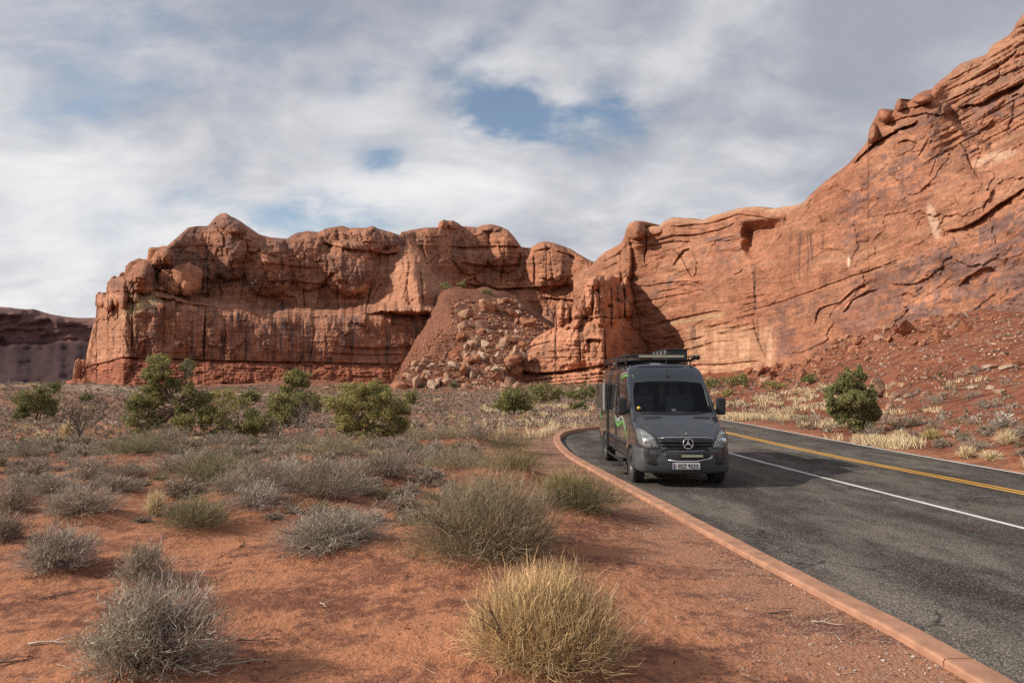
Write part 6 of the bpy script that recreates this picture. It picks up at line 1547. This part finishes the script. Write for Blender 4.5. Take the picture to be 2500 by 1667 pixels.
        x, y = hit(px, py); nr3 = np.random.default_rng(i); mb = MB(); q = [Vector((math.cos(a) * t * L + nr3.normal(0, .012), math.sin(a) * t * L + nr3.normal(0, .012), .012 + .012 * nr3.random())) for t in np.linspace(-.5, .5, 6)]
        mb.tube(q, [.007, .008, .007, .006, .005, .003], 5); mb.tube([q[2], q[2] + Vector((.08, .06, .02)), q[2] + Vector((.16, .07, .015))], [.005, .004, .002], 4)
        o = mb.build('fallen_stick', plain('stick_%d' % i, tint, .9)); o.location = (x, y, gz1(x, y)); tag(o, lab, 'stick', 'fallen sticks')


# ------------------------------------------------------------------ junipers: trunk, limbs and leafy clumps placed after the photo
TREES = [
    # base px, py, clumps (cx, cy, rx, ry), olive share, leaves per clump, label
    (417, 1066, [(372, 884, 22, 18), (398, 900, 20, 18), (360, 912, 18, 16), (448, 898, 16, 14), (384, 925, 17, 15), (420, 938, 16, 12), (372, 952, 18, 14), (345, 968, 26, 20), (376, 985, 24, 20), (330, 985, 16, 16), (458, 955, 22, 18), (480, 975, 24, 20), (448, 990, 22, 18), (500, 1000, 20, 20), (345, 1020, 26, 18), (378, 1030, 20, 16), (472, 1028, 24, 20), (505, 1030, 16, 16), (440, 1035, 18, 14), (355, 1045, 20, 10)], .30, 520, 'tall twisted juniper with a forked bare trunk, left of centre'),
    (575, 1066, [(545, 990, 24, 18), (590, 985, 22, 18), (560, 1015, 26, 18), (600, 1012, 20, 18), (530, 1020, 18, 20)], .35, 240, 'sparse grey-green juniper thicket right of the twisted one'),
    (562, 1066, [(560, 1050, 28, 14), (535, 1055, 16, 9), (585, 1055, 16, 10)], .0, 420, 'low dark green juniper bush under the sparse thicket'), (620, 1068, [(615, 1030, 22, 16), (645, 1028, 20, 14), (600, 1045, 20, 12), (630, 1050, 18, 10)], .2, 380, 'low juniper bush right of the dark one'),
    (722, 1045, [(722, 918, 24, 16), (706, 935, 20, 13), (738, 930, 18, 15), (690, 975, 24, 18), (720, 970, 28, 16), (750, 972, 24, 16), (680, 1000, 16, 18), (705, 1005, 24, 18), (770, 985, 16, 16), (695, 1032, 18, 14), (730, 1000, 22, 20)], .28, 480, 'juniper with a round ball of foliage standing above its mass'),
    (895, 1072, [(840, 965, 28, 20), (870, 958, 22, 20), (905, 948, 26, 18), (935, 960, 30, 20), (820, 985, 22, 20), (855, 990, 30, 22), (900, 985, 30, 22), (945, 985, 32, 22), (965, 1000, 22, 20), (835, 1015, 22, 18), (870, 1022, 28, 20), (920, 1018, 32, 22), (960, 1030, 26, 16), (850, 1048, 22, 14), (900, 1050, 28, 14), (945, 1052, 26, 12), (980, 1040, 16, 14)], .62, 560, 'wide yellow-green juniper, the biggest of the row'),
    (607, 982, [(607, 965, 19, 13), (597, 972, 12, 9), (618, 972, 12, 9)], .1, 380, 'small dark round juniper behind the thicket'), (545, 982, [(545, 958, 28, 12), (525, 962, 12, 9), (566, 962, 12, 9)], .8, 200, 'pale olive shrub behind the sparse thicket'),
    (88, 1030, [(108, 945, 18, 10), (85, 965, 24, 16), (115, 970, 22, 18), (70, 990, 24, 16), (100, 998, 28, 18), (60, 1008, 18, 12), (125, 1000, 14, 14)], .05, 380, 'dark spreading juniper at the far left'), (212, 978, [(212, 968, 12, 9)], .0, 300, 'small dark bush on the slope at the far left'),
    (1255, 1012, [(1232, 975, 20, 16), (1258, 968, 24, 18), (1282, 978, 18, 16), (1240, 995, 26, 12), (1272, 995, 26, 12)], .18, 420, 'round dark juniper standing alone in the middle plain'),
    (1330, 988, [(1308, 958, 20, 14), (1335, 950, 24, 16), (1362, 955, 16, 12), (1320, 972, 24, 12), (1350, 970, 20, 12)], .1, 320, 'dark juniper below the rock tower, left of two'), (1420, 978, [(1400, 960, 18, 12), (1425, 953, 22, 13), (1446, 958, 14, 11), (1412, 968, 22, 9)], .1, 320, 'dark juniper below the rock tower, right of two beside the van'),
    (998, 988, [(990, 970, 16, 12), (1006, 965, 14, 11), (998, 978, 18, 9)], .25, 260, 'small juniper bush right behind the yellow-green juniper'), (1414, 1001, [(1405, 992, 12, 8), (1422, 990, 11, 8)], .2, 220, 'little juniper bush beside the van rear'), (1310, 952, [(1300, 945, 10, 6), (1316, 943, 10, 7)], .0, 200, 'small dark bush at the foot of the tower'), (1032, 945, [(1032, 938, 12, 6)], .0, 200, 'small dark bush at the left toe of the rockfall'), (1108, 945, [(1108, 938, 12, 6)], .0, 200, 'small dark bush in front of the rockfall'),
    (2080, 1058, [(2098, 912, 13, 14), (2080, 922, 16, 18), (2100, 935, 17, 18), (2064, 945, 15, 18), (2086, 955, 22, 20), (2112, 955, 16, 18), (2044, 965, 17, 20), (2070, 978, 22, 20), (2100, 978, 24, 20), (2128, 975, 13, 16), (2034, 985, 15, 16), (2058, 1000, 22, 18), (2090, 1005, 26, 20), (2122, 1003, 20, 20), (2136, 1010, 11, 16), (2080, 1028, 20, 16), (2110, 1030, 24, 18), (2060, 1022, 14, 14), (2100, 1046, 22, 10), (2126, 1032, 14, 14), (2040, 1000, 12, 14)], .12, 560, 'dense dark green juniper beside the road on the right'),
    (1975, 938, [(1980, 922, 16, 9), (1968, 926, 10, 7)], .0, 240, 'green bush below the tall wedge boulder'), (1738, 952, [(1730, 940, 18, 9), (1750, 936, 14, 10)], .1, 260, 'green bush right of the van roof at the cliff foot'), (1790, 945, [(1785, 930, 18, 10), (1805, 928, 14, 10)], .2, 240, 'green bush at the cliff foot, second from the van'), (1820, 946, [(1818, 926, 10, 14)], .1, 220, 'upright green bush at the cliff corner'), (1775, 965, [(1776, 958, 12, 7)], .6, 200, 'small olive bush in the brush right of the van'), (1895, 950, [(1890, 940, 22, 10), (1920, 942, 18, 9)], .2, 260, 'wide green bush before the talus boulders'),
    (1080, 712, [(1088, 700, 12, 8)], .0, 160, 'dark bush in the cleft right of the fin'), (1128, 702, [(1128, 692, 9, 8)], .3, 140, 'green bush at the head of the rockfall'), (1190, 720, [(1190, 714, 12, 6)], .0, 140, 'dark bush above the rockfall boulders')]


def build_trees():
    for ti, (bx, by, clumps, ol, nl, label) in enumerate(TREES):
        rng = np.random.default_rng(500 + ti); x0, y0 = hit(bx, by); s = y0 / F; z0 = gz1(x0, y0)
        root = tag(empty('juniper_tree' if len(clumps) > 3 else 'juniper_bush', (x0, y0, z0 - .03)), label, 'tree' if len(clumps) > 3 else 'bush', 'junipers')
        big = len(clumps) > 3; V = []; C = []; ctr = []
        lw = 1.75 * s * 2.44
        nl2 = int(nl * (2.5 if y0 < 60 else 1.3))
        for (cx, cy, rx, ry) in clumps:
            c = np.array([(cx - bx) * s, rng.normal(0, .45) * rx * s * 1.6, max((by - cy) * s, .05)]); r = np.array([rx, rx * 1.0, ry]) * s * 1.22; ctr.append((c, r))
            n = nl2; nsub = 13; sub = rng.normal(size=(nsub, 3)); sub /= np.linalg.norm(sub, axis=1)[:, None]; sub *= rng.uniform(.35, 1.05, nsub)[:, None]
            bi = rng.integers(0, nsub, n); d = rng.normal(size=(n, 3)); d /= np.linalg.norm(d, axis=1)[:, None]
            p = c + (sub[bi] + d * (.48 * rng.random(n) ** .5)[:, None]) * r
            tone = rng.uniform(.75, 1.2, nsub)[bi] * rng.uniform(.75, 1.25, n); olv = (rng.random(n) < ol * .9)[:, None]
            col = np.where(olv, np.array([.46, .39, .14]), np.array([.225, .230, .098])) * tone[:, None]
            e1 = rng.normal(size=(n, 3)) + d * .3 + [0, 0, .5]; e1 /= np.linalg.norm(e1, axis=1)[:, None]; e2 = np.cross(e1, rng.normal(size=(n, 3))); e2 /= np.linalg.norm(e2, axis=1)[:, None]
            a = lw * rng.uniform(.8, 1.7, n)[:, None]; b = lw * rng.uniform(.45, .8, n)[:, None]
            V.append(np.stack([p - e1 * a * .5, p + e2 * b * .5, p + e1 * a * .5, p - e2 * b * .5], 1).reshape(-1, 3)); C.append(np.repeat(col, 4, 0))
        V = np.concatenate(V); C = np.concatenate(C); V[:, 2] = np.maximum(V[:, 2], .02)
        obj('crown', mesh_np('crown', V, np.arange(len(V)).reshape(-1, 4), mat=M_LEAF, col=C, smooth=False), root)
        # trunk and limbs
        mb = MB(); H = max(c[2] for c, r in ctr); hero = ti == 0; tr = (.13 if hero else .085 if big else .05) * (1 if y0 < 60 else 1.3) * max(.5, H / 3)
        fork = np.array([(.02 + .05 * rng.normal()) * H, 0, H * (.42 if hero else .22)])
        pts = [np.array([0, 0, -.05]), fork * .35 + rng.normal(0, .03, 3) * H * .5, fork * .7 + rng.normal(0, .02, 3) * H * .5, fork]
        mb.tube(pts, [tr * 1.5, tr * 1.05, tr, tr * .85], 7)
        if big and not hero: mb.tube([pts[0] + [.1, .05, 0], fork * [1, 1, .5] + np.array([.22, .1, 0]) * H * .3, fork + np.array([.3, .1, .2]) * H * .3], [tr, tr * .7, tr * .4], 6)
        for (c, r) in ctr:
            st = fork * (rng.uniform(.4, 1.0) if c[2] < fork[2] * 1.4 else 1.0); m1 = st + (c - st) * .45 + rng.normal(0, .06, 3) * H * .4 + np.array([0, 0, -.04 * H]); e = c + np.array([0, 0, r[2] * .5]); rr = tr * .42
            mb.tube([st, m1, c, e], [rr, rr * .75, rr * .45, rr * .12], 5)
            for _ in range(3 if big else 1):
                q = c + rng.normal(size=3) * r * .8; mb.tube([m1 + (c - m1) * rng.uniform(.2, .9), (m1 + q) / 2 + rng.normal(0, .03, 3) * H * .3, q], [rr * .45, rr * .3, rr * .1], 4)
        me_o = mb.build('trunk', M_BARK, root, False); me = me_o.data
        a = me.color_attributes.new('col', 'FLOAT_COLOR', 'POINT'); cc = np.ones((len(me.vertices), 4), np.float32); cc[:, :3] = np.array([.20, .135, .10]) * rng.uniform(.8, 1.25, len(me.vertices))[:, None]; a.data.foreach_set('color', cc.ravel())
        if ti in (0, 2, 4, 18, 5):
            dm = bare_mesh(800 + ti, 8, 4, .008, (.42, .38, .34), 'dead_branches', .9)
            if ti == 0:
                o = obj('dead_branches', dm, root, ((455 - bx) * s, -.1, (by - 925) * s), (0, .2, 1), (.9, .5, .95)); obj('dead_branches', bare_mesh(820, 7, 4, .012, (.15, .12, .10), 'dead_branches'), root, ((360 - bx) * s, -.2, (by - 1000) * s), (0, -.9, 0), (1.2, .8, 1.3))
                obj('dead_branches', bare_mesh(821, 7, 4, .008, (.40, .36, .33), 'dead_branches'), root, ((395 - bx) * s, -.3, (by - 930) * s), (0, -.3, 2), (.9, .6, .8))
            else: obj('dead_branches', dm, root, (.1, -.25, .02), (0, 0, ti), (1.0, .8, max(.6, H * .55)))


def build_log():
    x, y = hit(1172, 1052); mb = MB(); mb.tube([(-.75, 0, .12), (-.3, .05, .16), (.2, 0, .14), (.7, .08, .22)], [.05, .10, .09, .04], 7); mb.tube([(-.3, .05, .16), (-.45, -.1, .34)], [.05, .015], 6); mb.tube([(.2, 0, .14), (.3, -.1, .32), (.5, -.15, .36)], [.05, .03, .01], 6)
    o = mb.build('fallen_log', plain('dark_wood', (.085, .06, .05), .95, bump=.01)); o.location = (x, y, gz1(x, y)); tag(o, 'dark fallen log lying in the brush left of the kerb', 'log')
    for i, (px, py, w, h, k, lab) in enumerate(((1010, 1078, 22, 16, 'red', 'small dark rock beside the long low bush'), (985, 1072, 26, 14, 'orange', 'reddish flat rock right of the yellow-green juniper'), (555, 1078, 24, 12, 'pale', 'pale rock below the dark juniper bush'), (1335, 1060, 10, 8, 'red', 'tiny dark stone by the gravel verge'))):
        put_rock(px, py, w, h, k, lab, rng=random.Random(i))

# ------------------------------------------------------------------ build
_pos = plan_shrubs()
build_ground(); build_road(); build_cliffs(); build_van()
build_rocks(); build_trees(); build_shrubs(_pos); build_log()
